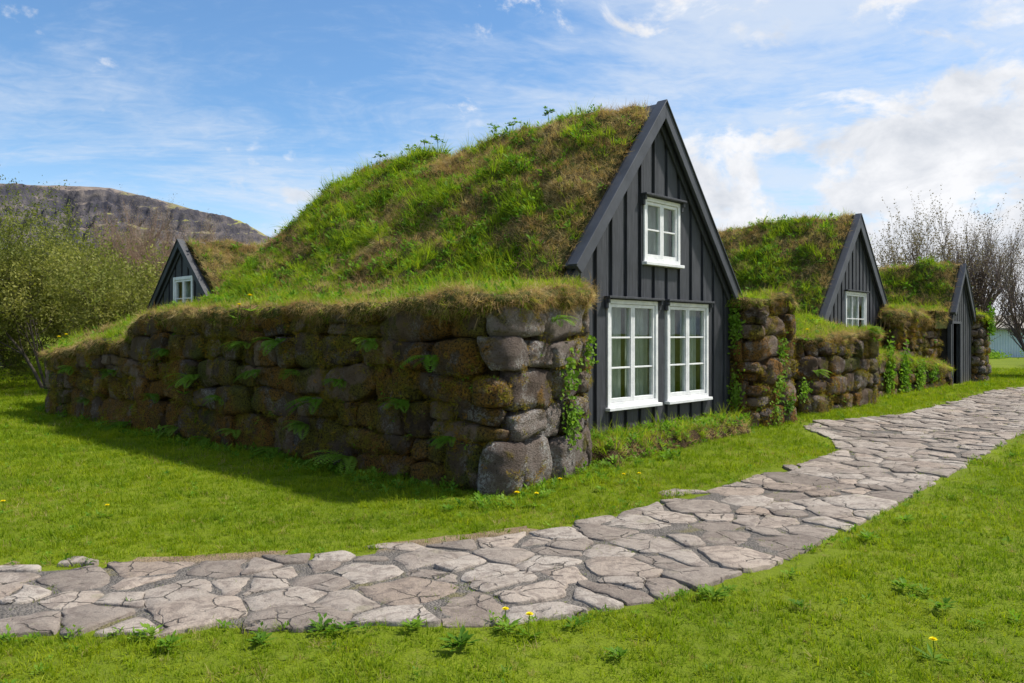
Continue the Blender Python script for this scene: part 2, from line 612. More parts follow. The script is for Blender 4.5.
    M['dark'] = plain('interior_dark', (0.035, 0.030, 0.026))
    M['room'] = plain('interior_wall', (0.16, 0.12, 0.085))
    m, N, out = mat('curtain_cloth')
    n = N.noise(pos(N), 6.0, 3, 0.5)
    c = N.ramp(n, [(0.3, (0.50, 0.52, 0.49)), (0.7, (0.66, 0.68, 0.65))])
    d = N.add("ShaderNodeBsdfDiffuse", {0: c}); t = N.add("ShaderNodeBsdfTranslucent", {0: c})
    mx = N.add("ShaderNodeMixShader", {0: 0.4, 1: d.outputs[0], 2: t.outputs[0]})
    N.l.new(mx.outputs[0], out.inputs[0])
    M['curtain'] = m
    M['bark'] = plain('bark', (0.085, 0.072, 0.06), 0.95, 12.0, 0.5, 0.1)
    M['bark_grey'] = plain('bark_grey', (0.17, 0.128, 0.12), 0.95, 12.0, 0.4, 0.1)
    M['twig_red'] = plain('twig_red', (0.26, 0.17, 0.125), 0.95, 2.0, 0.35, 0.1)
    M['iron_sheet'] = plain('iron_sheet', (0.50, 0.60, 0.66), 0.5, 1.5, 0.08)
    M['roof_sheet'] = plain('roof_sheet', (0.20, 0.18, 0.15), 0.7, 1.5, 0.15)
    M['concrete'] = plain('concrete', (0.26, 0.24, 0.22), 0.9, 6.0, 0.25)

    # mountain: cliffs, scree and grass
    m, N, out = mat('mountain_rock')
    g = N.add("ShaderNodeNewGeometry")
    P = g.outputs['Position']
    nz = N.add("ShaderNodeSeparateXYZ", {0: g.outputs['True Normal']}).outputs[2]
    n = N.noise(P, 0.012, 8, 0.65)
    n2 = N.noise(P, 0.06, 6, 0.7)
    rock = N.ramp(n2, [(0.3, (0.03, 0.032, 0.048)), (0.5, (0.075, 0.07, 0.08)), (0.7, (0.19, 0.16, 0.14))])
    scree = N.ramp(n2, [(0.3, (0.11, 0.095, 0.092)), (0.7, (0.26, 0.21, 0.175))])
    grass = N.ramp(n, [(0.35, (0.17, 0.155, 0.07)), (0.65, (0.25, 0.25, 0.08))])
    flat = N.sstep(N.math('ADD', nz, N.math('MULTIPLY', N.math('SUBTRACT', n2, 0.5), 0.45)), 0.56, 0.76)
    c = N.mix(flat, rock, N.mix(N.sstep(n, 0.46, 0.60), scree, grass))
    principled(N, out, c, 0.97, n2, 0.8, 4.0, 0.05)
    M['mountain'] = m
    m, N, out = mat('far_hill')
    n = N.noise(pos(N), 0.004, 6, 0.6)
    principled(N, out, N.ramp(n, [(0.3, (0.16, 0.20, 0.27)), (0.7, (0.24, 0.29, 0.36))]), 0.97)  # blue of the hazy air put into the hill colour
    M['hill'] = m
    return M


M = make_mats()

# ------------------------------------------------------------------ tuft prototypes (never linked: only instanced as grass)
def blades(n, h, hv, w, spread, lean, rng, seg=2, droop=0.3):
    V, F, T = [], [], []
    k = 0
    for i in range(n):
        a = rng.random() * 6.283
        r = spread * math.sqrt(rng.random())
        b = np.array([r * math.cos(a), r * math.sin(a), -0.01])
        hd = a + rng.normal() * 0.8
        L = h * (1 + hv * rng.normal())
        L = max(L, h * 0.35)
        ln = abs(rng.normal()) * lean + 0.1
        d = np.array([math.cos(hd), math.sin(hd), 0])
        wd = np.array([-d[1], d[0], 0]) * w * (0.7 + 0.6 * rng.random())
        tw = rng.normal() * 0.6
        wd = wd * math.cos(tw) + np.array([0, 0, 1]) * np.linalg.norm(wd) * math.sin(tw) * 0.3
        for j in range(seg + 1):
            f = j / seg
            ang = ln * (0.4 + f * (1.0 + droop * 2))
            p = b + d * L * f * math.sin(ang) + np.array([0, 0, L * f * math.cos(ang)])
            ww = wd * (1 - f ** 1.5) * 0.5
            if j < seg:
                V += [p - ww, p + ww]; T += [f, f]
            else:
                V += [p]; T += [1]
        for j in range(seg - 1):
            F.append((k + 2 * j, k + 2 * j + 1, k + 2 * j + 3, k + 2 * j + 2))
        F.append((k + 2 * seg - 2, k + 2 * seg - 1, k + 2 * seg))
        k += 2 * seg + 1
    return np.array(V), F, T


def proto(name, V, F, T, m):
    me = bpy.data.meshes.new(name)
    me.from_pydata(np.asarray(V).tolist(), [], F)
    a = me.attributes.new("tip", 'FLOAT', 'POINT')
    a.data.foreach_set("value", np.asarray(T, np.float32))
    me.materials.append(m)
    me.polygons.foreach_set("use_smooth", np.full(len(me.polygons), True, bool))
    return bpy.data.objects.new(name, me)


def leaf_quad(base, d, up, L, W):
    """folded leaf: 2 quads-ish as 4 triangles"""
    side = np.cross(d, up)
    side /= np.linalg.norm(side) + 1e-9
    p0 = base
    p1 = base + d * L * 0.5 + side * W * 0.5 + up * W * 0.12
    p2 = base + d * L
    p3 = base + d * L * 0.5 - side * W * 0.5 + up * W * 0.12
    pm = base + d * L * 0.5
    return [p0, p1, p2, p3, pm], [(0, 1, 4), (1, 2, 4), (2, 3, 4), (3, 0, 4)]


def rosette(n, L, W, rng, rise=0.6, stalk=0.03):
    V, F = [], []
    for i in range(n):
        a = rng.random() * 6.283
        el = rise * (0.3 + rng.random())
        d = np.array([math.cos(a) * math.cos(el), math.sin(a) * math.cos(el), math.sin(el)])
        up = np.array([-math.cos(a) * math.sin(el), -math.sin(a) * math.sin(el), math.cos(el)])
        b = d * stalk * rng.random() + np.array([0, 0, stalk * rng.random()])
        v, f = leaf_quad(b, d, up, L * (0.6 + 0.6 * rng.random()), W * (0.7 + 0.5 * rng.random()))
        F += [tuple(i_ + len(V) for i_ in ff) for ff in f]
        V += v
    return np.array(V), F, [0.5] * len(V)


_r = np.random.default_rng(3)
PROTO = {
    'lawn': [proto('lawn_tuft', *blades(22, 0.040, 0.35, 0.0062, 0.058, 0.45, _r), M['lawn_blade']) for _ in range(4)],
    'green': [proto('green_tuft', *blades(20, 0.105, 0.35, 0.0075, 0.05, 0.5, _r, 3), M['green_blade']) for _ in range(4)],
    'long': [proto('long_tuft', *blades(16, 0.24, 0.3, 0.009, 0.05, 0.35, _r, 4, 0.5), M['green_blade']) for _ in range(3)],
    'straw': [proto('straw_tuft', *blades(26, 0.10, 0.4, 0.0052, 0.06, 0.9, _r, 3), M['straw']) for _ in range(4)],
    'hang': [proto('hang_tuft', *blades(30, 0.15, 0.4, 0.0055, 0.07, 0.5, _r, 4, 0.6), M['straw']) for _ in range(3)],
    'moss': [proto('moss_tuft', *blades(30, 0.03, 0.4, 0.006, 0.05, 0.9, _r, 2), M['moss']) for _ in range(3)],
    'herb': [proto('herb_tuft', *rosette(14, 0.07, 0.034, _r, 0.8, 0.07), M['leaf']) for _ in range(4)],
    'stalk': [proto('stalk_tuft', *blades(5, 0.28, 0.3, 0.0030, 0.04, 0.25, _r, 3), M['straw']) for _ in range(2)],
}
PLIST = []
PIDX = {}
for k_, v_ in PROTO.items():
    PIDX[k_] = list(range(len(PLIST), len(PLIST) + len(v_)))
    PLIST += v_


def grass_group():
    g = bpy.data.node_groups.new("grass_scatter", 'GeometryNodeTree')
    g.interface.new_socket("Geometry", in_out='INPUT', socket_type='NodeSocketGeometry')
    g.interface.new_socket("Geometry", in_out='OUTPUT', socket_type='NodeSocketGeometry')
    gi = g.nodes.new("NodeGroupInput")
    go = g.nodes.new("NodeGroupOutput")
    join = g.nodes.new("GeometryNodeJoinGeometry")
    for ob in reversed(PLIST):
        oi = g.nodes.new("GeometryNodeObjectInfo")
        oi.inputs['Object'].default_value = ob
        oi.inputs['As Instance'].default_value = True
        g.links.new(oi.outputs['Geometry'], join.inputs[0])
    iop = g.nodes.new("GeometryNodeInstanceOnPoints")
    iop.inputs['Pick Instance'].default_value = True
    g.links.new(gi.outputs[0], iop.inputs['Points'])
    g.links.new(join.outputs[0], iop.inputs['Instance'])

    def attr(nm, typ):
        a = g.nodes.new("GeometryNodeInputNamedAttribute")
        a.data_type = typ
        a.inputs[0].default_value = nm
        return a.outputs[0]
    g.links.new(attr("pick", 'INT'), iop.inputs['Instance Index'])
    e2r = g.nodes.new("FunctionNodeEulerToRotation")
    g.links.new(attr("rot", 'FLOAT_VECTOR'), e2r.inputs[0])
    g.links.new(e2r.outputs[0], iop.inputs['Rotation'])
    g.links.new(attr("size", 'FLOAT'), iop.inputs['Scale'])
    g.links.new(iop.outputs[0], go.inputs[0])
    return g


GG = grass_group()


def scatter(name, P, D, S, K, parent=None, rng=RNG, label=None, cat=None):
    """P positions, D growth directions, S sizes, K list of kind names per point (array of str codes)"""
    n = len(P)
    D = D / np.linalg.norm(D, axis=1)[:, None]
    sp = rng.random(n) * 6.283
    # rotation matrix: z axis -> D with random spin. euler XYZ from matrix
    ref = np.where(np.abs(D[:, 2:3]) > 0.95, np.array([[1.0, 0, 0]]), np.array([[0, 0, 1.0]]))
    X = np.cross(ref, D); X /= np.linalg.norm(X, axis=1)[:, None]
    Y = np.cross(D, X)
    c, s = np.cos(sp)[:, None], np.sin(sp)[:, None]
    X2 = X * c + Y * s
    Y2 = -X * s + Y * c
    m20, m21, m22 = X2[:, 2], Y2[:, 2], D[:, 2]
    m10, m00 = X2[:, 1], X2[:, 0]
    ry = np.arcsin(np.clip(-m20, -1, 1))
    rx = np.arctan2(m21, m22)
    rz = np.arctan2(m10, m00)
    E = np.stack([rx, ry, rz], -1).astype(np.float32)
    pick = np.zeros(n, np.int32)
    K = np.asarray(K)
    for k, ids in PIDX.items():
        w = K == k
        pick[w] = rng.choice(ids, w.sum())
    me = bpy.data.meshes.new(name)
    me.vertices.add(n)
    me.vertices.foreach_set("co", np.asarray(P, np.float32).ravel())
    a = me.attributes.new("rot", 'FLOAT_VECTOR', 'POINT'); a.data.foreach_set("vector", E.ravel())
    a = me.attributes.new("size", 'FLOAT', 'POINT'); a.data.foreach_set("value", np.asarray(S, np.float32))
    a = me.attributes.new("pick", 'INT', 'POINT'); a.data.foreach_set("value", pick)
    me.update()
    o = link(name, me, None, parent)
    md = o.modifiers.new("grass", 'NODES')
    md.node_group = GG
    tag(o, label, cat, None, 'stuff')
    return o


# ------------------------------------------------------------------ path outline (world metres)
up_px = [(-160, 573), (0, 568), (100, 566), (200, 563), (300, 557), (400, 549), (480, 540), (560, 529), (640, 508), (720, 487), (800, 464), (838, 452), (828, 440), (806, 430), (800, 423), (860, 419), (905, 414), (960, 400), (985, 392), (1024, 387)]
lo_px = [(-220, 650), (0, 641), (100, 637), (200, 634), (350, 631), (480, 626), (560, 621), (640, 606), (700, 592), (760, 573), (820, 547), (900, 505), (960, 470), (1024, 433)]
UP = [(-12.0, 5.2)] + [px_ground(*p) for p in up_px] + [(21.0, 30.0), (30.0, 40.0)]
LO = [(-12.0, 3.6)] + [px_ground(*p) for p in lo_px] + [(10.8, 16.0), (14.6, 20.6), (23.5, 30.0), (33.0, 40.0)]
PATH = np.array(UP + LO[::-1])


def in_poly(pts, poly):
    x, y = pts[:, 0], pts[:, 1]
    r = np.zeros(len(pts), bool)
    n = len(poly)
    for i in range(n):
        x0, y0 = poly[i]
        x1, y1 = poly[(i + 1) % n]
        c = ((y0 > y) != (y1 > y)) & (x < (x1 - x0) * (y - y0) / (y1 - y0 + 1e-12) + x0)
        r ^= c
    return r


def dist_poly(pts, poly, closed=True):
    d = np.full(len(pts), 1e9)
    n = len(poly)
    for i in range(n if closed else n - 1):
        a = poly[i]; b = poly[(i + 1) % n]
        ab = b - a
        t = np.clip(((pts - a) @ ab) / (ab @ ab + 1e-12), 0, 1)
        d = np.minimum(d, np.linalg.norm(pts - (a + t[:, None] * ab), axis=1))
    return d


# ------------------------------------------------------------------ ground
def spaced(lo, hi, fine_lo, fine_hi, step, grow=1.25):
    a = list(np.arange(fine_lo, fine_hi + 1e-6, step))
    s = step
    while a[-1] < hi:
        s *= grow; a.append(a[-1] + s)
    s = step
    b = []
    v = fine_lo
    while v > lo:
        s *= grow; v -= s; b.append(v)
    return np.array(b[::-1] + a)


def build_ground():
    xs = spaced(-4000, 4000, -18, 30, 0.3)
    ys = spaced(-4000, 6000, -3, 36, 0.3)
    X, Y = np.meshgrid(xs, ys, indexing='ij')
    Z = ground_z(X.ravel(), Y.ravel())
    V = np.stack([X.ravel(), Y.ravel(), Z], -1)
    me = mesh_np("lawn", V, grid_faces(len(xs), len(ys)))
    tag(link("lawn", me, M['lawn']), kind='structure')


build_ground()


def build_path():
    root = None
    # gravel bed: grid clipped to the outline with a ragged edge and worn earth beside it
    xs = np.arange(-12.3, 33, 0.09)
    ys = np.arange(2.8, 40, 0.09)
    X, Y = np.meshgrid(xs, ys, indexing='ij')
    P = np.stack([X.ravel(), Y.ravel()], -1)
    ins = in_poly(P, PATH)
    near = np.ones(len(P), bool)
    d = dist_poly(P, PATH) * np.where(ins, 1, -1)
    worn = smooth(-0.02, 0.10, fbm(np.c_[P * 0.9, np.zeros(len(P))] + 4, 3)) * (P[:, 1] > 4.4) * (P[:, 0] < 1.2)
    rag = -0.02 + 0.10 * fbm(np.c_[P * 1.6, np.zeros(len(P))], 3) + 0.30 * worn
    ok = d > -rag
    F = grid_faces(len(xs), len(ys))
    F = F[ok[F].all(1)]
    used = np.unique(F)
    mp = -np.ones(len(P), int); mp[used] = np.arange(len(used))
    lift = 0.012 - 0.03 * smooth(0.12, -0.02, (d + rag))
    V = np.c_[P[used], ground_z(P[used, 0], P[used, 1]) + lift[used]]
    me = mesh_np("path", V, mp[F], True, {'tone': smooth(0.12, -0.06, d)[used]})
    root = tag(link("path", me, M['gravel']), kind='structure')

    # flagstones: irregular cells of scattered centres
    rng = np.random.default_rng(21)
    lo, hi = PATH.min(0) - 0.5, PATH.max(0) + 0.5
    hi = np.minimum(hi, (26, 36))
    C = []
    Rr = []
    cand = rng.random((60000, 2)) * (hi - lo) + lo
    cand = cand[in_poly(cand, PATH) | (dist_poly(cand, PATH) < 0.7)]
    cell = {}
    for p in cand:
        r = rng.choice([0.22, 0.29, 0.38, 0.52], p=[0.28, 0.34, 0.25, 0.13])
        kx, ky = int(p[0] // 1), int(p[1] // 1)
        okp = True
        r *= 0.68
        for ax in (kx - 1, kx, kx + 1):
            for ay in (ky - 1, ky, ky + 1):
                for j in cell.get((ax, ay), ()):
                    if np.hypot(*(C[j] - p)) < (r + Rr[j]) * 0.62:
                        okp = False; break
                if not okp: break
            if not okp: break
        if okp:
            cell.setdefault((kx, ky), []).append(len(C))
            C.append(p); Rr.append(r)
    C = np.array(C); Rr = np.array(Rr)
    # ghost centres mirrored over the path edge give the border stones an outer side along it
    inn = in_poly(C, PATH)
    C, Rr = C[inn], Rr[inn]
    n_in = len(C)
    dd0 = dist_poly(C, PATH)
    gh, gr_ = [], []
    for j in np.nonzero(dd0 < 0.75)[0]:
        best, bp = 1e9, None
        for a in range(len(PATH)):
            A, B = PATH[a], PATH[(a + 1) % len(PATH)]
            t_ = np.clip((C[j] - A) @ (B - A) / ((B - A) @ (B - A)), 0, 1)
            q_ = A + t_ * (B - A); l_ = np.hypot(*(C[j] - q_))
            if l_ < best: best, bp = l_, q_
        gh.append(2 * bp - C[j] + rng.normal(size=2) * 0.02); gr_.append(Rr[j])
    C = np.vstack([C, np.array(gh)]); Rr = np.concatenate([Rr, gr_])
    C_in = (np.arange(len(C)) < n_in) & (rng.random(len(C)) > 0.015)
    V, F3, F4_, tone, hue = [], [], [], [], []
    nv = 0
    for i in np.nonzero(C_in)[0]:
        p = C[i]
        dd = np.linalg.norm(C - p, axis=1)
        nb = np.argsort(dd)[1:22]
        poly = [p + np.array(q) * 1.2 for q in ((-1, -1), (1, -1), (1, 1), (-1, 1))]
        for j in nb:
            dv = C[j] - p
            L = dd[j]
            w = 0.5 + 0.5 * (Rr[i] ** 2 - Rr[j] ** 2) / (L * L)
            w = min(max(w, 0.3), 0.7)
            mid = p + dv * w
            nn = dv / L
            gap = 0.004 + 0.016 * rng.random() ** 2 + (0.035 if rng.random() < 0.13 else 0)
            out = []
            for a in range(len(poly)):
                A, B = poly[a], poly[(a + 1) % len(poly)]
                da = (A - mid) @ nn + gap; db = (B - mid) @ nn + gap
                if da <= 0: out.append(A)
                if (da < 0) != (db < 0):
                    out.append(A + (B - A) * da / (da - db))
            poly = out
            if len(poly) < 3: break
        if len(poly) < 3: continue
        poly = np.array(poly)
        # outline: drop tiny edges, round corners by Chaikin, ragged by noise
        q = []
        for a in range(len(poly)):
            if np.linalg.norm(poly[a] - poly[a - 1]) > 0.05: q.append(poly[a])
        if len(q) < 3: continue
        q = np.array(q)
        rr = []
        for a in range(len(q)):
            A, B = q[a], q[(a + 1) % len(q)]
            l = np.linalg.norm(B - A)
            cut = min(0.2, 0.022 / l)
            k = max(2, int(l / 0.055))
            for f in np.linspace(cut, 1 - cut, k): rr.append(A + (B - A) * f)
        rr = np.array(rr)
        n = len(rr)
        rg = np.c_[rr * 7.0, np.full(n, i * 0.7)]
        off = np.stack([fbm(rg, 4, 0.6), fbm(rg + 40, 4, 0.6)], -1) * 0.06
        rr = rr + off
        cen = rr.mean(0)
        th = 0.014 + 0.016 * rng.random()
        tilt = rng.normal(size=2) * 0.018
        rings = []
        for sc, zz in ((1.0, -0.05), (1.0, th - 0.006), (0.965, th), (0.66, th + 0.004), (0.33, th + 0.005)):
            inset = cen + (rr - cen) * (sc if sc < 0.9 else 1) - (0 if sc != 0.965 else 1) * (rr - cen) / np.linalg.norm(rr - cen, axis=1)[:, None] * 0.006
            h = ground_z(inset[:, 0], inset[:, 1]) + zz + (inset - cen) @ tilt
            if zz > th - 0.001:
                h = h + 0.010 * fbm(np.c_[inset * 7, np.full(n, i)], 4)
            rings.append(np.c_[inset, h])
        Vv = np.vstack(rings + [np.array([[*cen, float(ground_z(cen[:1], cen[1:])[0]) + th + 0.006]])])
        for k in range(4):
            a = np.arange(n)
            F4_.append(np.stack([k * n + a, k * n + (a + 1) % n, (k + 1) * n + (a + 1) % n, (k + 1) * n + a], -1) + nv)
        a = np.arange(n)
        F3.append(np.stack([4 * n + a, 4 * n + (a + 1) % n, np.full(n, 5 * n)], -1) + nv)
        V.append(Vv)
        tone.append(np.full(len(Vv), rng.random()))
        hue.append(np.full(len(Vv), float(rng.random() < 0.4) * rng.random()))
        nv += len(Vv)
    me = mesh_np("paving_stones", np.vstack(V), [np.vstack(F4_), np.vstack(F3)], True, {'tone': np.concatenate(tone), 'tint': np.concatenate(hue)})
    o = link("paving_stones", me, M['flag'], root)
    try:
        me.set_sharp_from_angle(angle=R(50))
    except Exception:
        pass
    return C, C_in


build_path()


def build_far():
    # mountain: polar height field with a flat top and cliff bands
    az = np.linspace(R(-62), R(-8), 420)
    rr = np.concatenate([np.linspace(330, 640, 30)[:-1], np.linspace(640, 900, 150), np.linspace(905, 1700, 30)])
    xs_px = [-1200, -500, -200, 0, 60, 110, 160, 200, 240, 262, 275, 300, 330, 400]
    top_y = [215, 200, 188, 186, 187, 190, 201, 213, 221, 233, 242, 262, 285, 320]
    A, Rd = np.meshgrid(az, rr, indexing='ij')
    px = 512 + 796 * np.tan(A)
    el = (334 - np.interp(px, xs_px, top_y)) / 796 * np.cos(A)
    Ht = el * 860
    rim = 830 + 26 * fbm(np.stack([A * 9, 0 * A, 0 * A], -1).reshape(-1, 3), 4).reshape(A.shape)
    u = (Rd - 330) / (rim - 330)
    prof = np.where(u < 1, 0.50 * np.clip(u, 0, 1) ** 2.0 + 0.14 * smooth(0.62, 1.0, u) + 0.17 * smooth(0.86, 0.895, u) + 0.19 * smooth(0.955, 0.985, u), 1.0)
    X, Y = Rd * np.sin(A), Rd * np.cos(A)
    P = np.stack([X, Y, 0 * X], -1).reshape(-1, 3)
    gul = fbm(np.stack([A * 26, Rd * 0.004, 0 * A], -1).reshape(-1, 3), 5).reshape(A.shape)
    n = fbm(P * np.array([0.02, 0.02, 1]), 5, 0.6).reshape(A.shape)
    gul2 = fbm(P * 0.02 + 3, 5, 0.6).reshape(A.shape)
    prof = np.where(u < 1, prof * (1 + (0.10 * gul + 0.42 * gul2) * smooth(0.1, 0.5, u) * smooth(1.0, 0.93, u)), prof)
    # stepped ledges in the upper cliffs
    Z = Ht * np.clip(prof, 0, 1.02)
    st = Z + 14 * n
    step = 11.0
    fr = st / step - np.floor(st / step)
    ter = (np.floor(st / step) + smooth(0.35, 0.75, fr)) * step - 14 * n
    up = smooth(0.35, 0.5, Z / Ht) * smooth(1.0, 0.97, Z / Ht)
    Z = Z * (1 - up) + ter * up
    Z = Z + np.where(u >= 1, -np.clip(u - 1, 0, 2) * 12, 0) + 1.0 * n
    V = np.stack([X, Y, Z - 1.5], -1).reshape(-1, 3)
    me = mesh_np("mountain", V, grid_faces(len(az), len(rr)))
    tag(link("mountain", me, M['mountain']), kind='structure')
    # low hills all the way round, distance haze painted in as blue
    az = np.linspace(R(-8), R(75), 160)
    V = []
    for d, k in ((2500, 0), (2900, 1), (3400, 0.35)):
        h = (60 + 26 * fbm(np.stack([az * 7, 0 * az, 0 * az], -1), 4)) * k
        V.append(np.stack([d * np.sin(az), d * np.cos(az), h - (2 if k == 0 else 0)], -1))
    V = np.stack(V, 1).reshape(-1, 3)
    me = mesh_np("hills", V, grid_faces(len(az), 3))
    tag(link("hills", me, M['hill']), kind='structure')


build_far()


# ------------------------------------------------------------------ stone and turf wall block
def round_poly(pts, rad, step=0.08):
    pts = np.array(pts, float)
    n = len(pts)
    out = []
    for i in range(n):
        p, a, b = pts[i], pts[i - 1], pts[(i + 1) % n]
        da = (a - p) / np.linalg.norm(a - p); db = (b - p) / np.linalg.norm(b - p)
        r = rad
        for k in np.linspace(0, 1, 8):
            q0 = p + da * r * (1 - k); q1 = p + db * r * k
            out.append(q0 * (1 - k) + q1 * k)
    out = np.array(out)
    # resample
    seg = np.linalg.norm(np.roll(out, -1, 0) - out, axis=1)
    L = seg.sum()
    m = int(L / step)
    cum = np.concatenate([[0], np.cumsum(seg)])
    u = np.linspace(0, L, m, endpoint=False)
    cl = np.vstack([out, out[:1]])
    return np.stack([np.interp(u, cum, cl[:, 0]), np.interp(u, cum, cl[:, 1])], -1), L


class Outline:
    def __init__(o, pts, rad):
        o.p, o.L = round_poly(pts, rad)
        o.n = len(o.p)
        o.u = np.arange(o.n) * o.L / o.n
        t = np.roll(o.p, -2, 0) - np.roll(o.p, 2, 0)
        t /= np.linalg.norm(t, axis=1)[:, None]
        o.nr = np.stack([t[:, 1], -t[:, 0]], -1)       # outward for counterclockwise (s right, t back)

    def at(o, u):
        u = np.mod(u, o.L)
        uu = np.concatenate([o.u, [o.L]])
        P = np.vstack([o.p, o.p[:1]]); Nn = np.vstack([o.nr, o.nr[:1]])
        p = np.stack([np.interp(u, uu, P[:, k]) for k in (0, 1)], -1)
        n = np.stack([np.interp(u, uu, Nn[:, k]) for k in (0, 1)], -1)
        return p, n / np.linalg.norm(n, axis=-1, keepdims=True)


def cube_sphere(k):
    V, F = [], []
    g = np.linspace(-1, 1, k + 1)
    off = 0
    for ax in range(3):
        for sg in (-1, 1):
            a, b = np.meshgrid(g, g, indexing='ij')
            P = np.zeros((k + 1, k + 1, 3))
            P[..., ax] = sg
            P[..., (ax + 1) % 3] = a * sg
            P[..., (ax + 2) % 3] = b
            V.append(P.reshape(-1, 3))
            F.append(grid_faces(k + 1, k + 1) + off)
            off += (k + 1) ** 2
    V = np.vstack(V); F = np.vstack(F)
    key = np.round(V * 1000).astype(int)
    _, idx, inv = np.unique(key, axis=0, return_index=True, return_inverse=True)
    return V[idx], inv.reshape(-1)[F]


CS_V, CS_F = cube_sphere(10)


def superell(V, e):
    l = (np.abs(V) ** e).sum(1) ** (1 / e)
    return V / l[:, None]


def stonework(frame, outl, hfun, sides, rng, rust=0.1, course=(0.26, 0.42), length=(0.35, 0.8), e=5.0, rough=0.035, tintfun=None, batter=0.0, base_z=-0.05):
    """stones laid in courses following the outline; sides(u_mid point s,t, normal) -> bool keep"""
    V, Fc, tone, tint = [], [], [], []
    nv = 0
    z = base_z
    level = 0
    hmax = float(hfun(outl.p[:, 0], outl.p[:, 1]).max())
    while z < hmax - 0.12:
        ch = rng.uniform(*course) * (1.15 if level == 0 else 1.0)
        u = rng.random() * 0.5
        u_end = u + outl.L - 0.1
        while u < u_end:
            ln = min(rng.uniform(*length) * (0.7 + ch * 1.2) * (0.55 if rng.random() < 0.25 else 1.0), u_end - u + 0.12)
            um = u + ln / 2
            p, nn = outl.at(np.array([um]))
            ht = float(hfun(p[:, 0], p[:, 1])[0]) - 0.10
            z_keep = z
            z = z + 0.05 * math.sin(um * 1.7 + level * 2.1) * (level > 0)
            zz1 = min(z_keep + ch + 0.05 * math.sin(um * 1.7 + (level + 1) * 2.1), ht)
            if zz1 - z > 0.09 and sides(p[0], nn[0]):
                pieces = [(u, u + ln, z, zz1)]
                if ln > 0.45 and zz1 - z > 0.28 and rng.random() < 0.22:   # two small stones stacked
                    zm = z + (zz1 - z) * rng.uniform(0.4, 0.6)
                    fs = rng.uniform(0.3, 0.7)
                    pieces = [(u, u + ln, z, zm), (u, u + ln * fs, zm, zz1), (u + ln * fs, u + ln, zm, zz1)]
                elif ln > 0.6 and rng.random() < 0.25:
                    pieces = [(u, u + ln * .45, z, zz1), (u + ln * .45, u + ln, z, zz1)]
                for (a0, a1, c0, c1) in pieces:
                    q = superell(CS_V, e * rng.uniform(0.8, 1.3))
                    # lumpy
                    sd_ = rng.random(3) * 50
                    dsp = fbm(CS_V * 1.1 + sd_, 4, 0.6)
                    q = q * (1 + 0.12 * dsp[:, None])
                    for _k in range(9):          # broken faces
                        pn = rng.normal(size=3) * np.array([1, 1.2, 1]); pn /= np.linalg.norm(pn)
                        sup = (np.abs(pn)).sum()
                        pd = sup * rng.uniform(0.66, 0.92)
                        q = q - pn * np.maximum(0, q @ pn - pd)[:, None] * 0.9
                    hu = (a1 - a0) / 2 * 1.0; hz = (c1 - c0) / 2 * 1.01; dp = 0.19
                    jut = rng.uniform(-0.05, 0.045)
                    th = rng.normal() * 0.07
                    lu, lz = q[:, 0] * hu, q[:, 2] * hz
                    lu, lz = lu * math.cos(th) - lz * math.sin(th), lu * math.sin(th) + lz * math.cos(th)
                    shear = rng.normal() * 0.12
                    lu = lu + lz * shear
                    uu = (a0 + a1) / 2 + lu
                    P2, N2 = outl.at(uu)
                    zc = (c0 + c1) / 2 + lz
                    dep = -dp * 0.55 + q[:, 1] * dp + jut - batter * zc
                    W2 = P2 + N2 * dep[:, None]
                    W = frame(W2[:, 0], W2[:, 1], zc)
                    nrm = frame(N2[:, 0], N2[:, 1], 0) - frame(0, 0, 0)
                    W = W + nrm * ((fbm(W * 4.0, 4, 0.6) * 0.9 - np.abs(fbm(W * 8.0 + 7, 4, 0.7)) * 1.6) * rough)[:, None] + np.c_[np.zeros((len(W), 2)), fbm(W * 3.3 + 9, 4, 0.6) * rough * 1.0]
                    V.append(W); Fc.append(CS_F + nv); nv += len(W)
                    tone.append(np.full(len(W), rng.random()))
                    dv = tintfun(p[0], nn[0], (c0 + c1) / 2) if tintfun else 0.0
                    tint.append(np.full(len(W), float(np.clip(dv + rng.normal() * 0.1, 0, 1))))
            z = z_keep
            u += ln
        z += ch
        level += 1
    # dark core of earth behind the stones
    pc = outl.p - outl.nr * 0.16
    hz = hfun(outl.p[:, 0], outl.p[:, 1]) - 0.12
    A = frame(pc[:, 0], pc[:, 1], np.full(outl.n, -0.1)); B = frame(pc[:, 0], pc[:, 1], hz)
    core = (np.stack([A, B], 1).reshape(-1, 3), grid_faces(outl.n, 2, True))
    return np.vstack(V), np.vstack(Fc), np.concatenate(tone), np.concatenate(tint), core


def turf_disp(V, N, a=1.0):
    d = 0.10 * fbm(V * 0.9, 3) + 0.075 * fbm(V * 2.6 + 5, 3) + 0.035 * np.abs(fbm(V * 7 + 9, 3))
    return V + N * (d * a)[:, None]


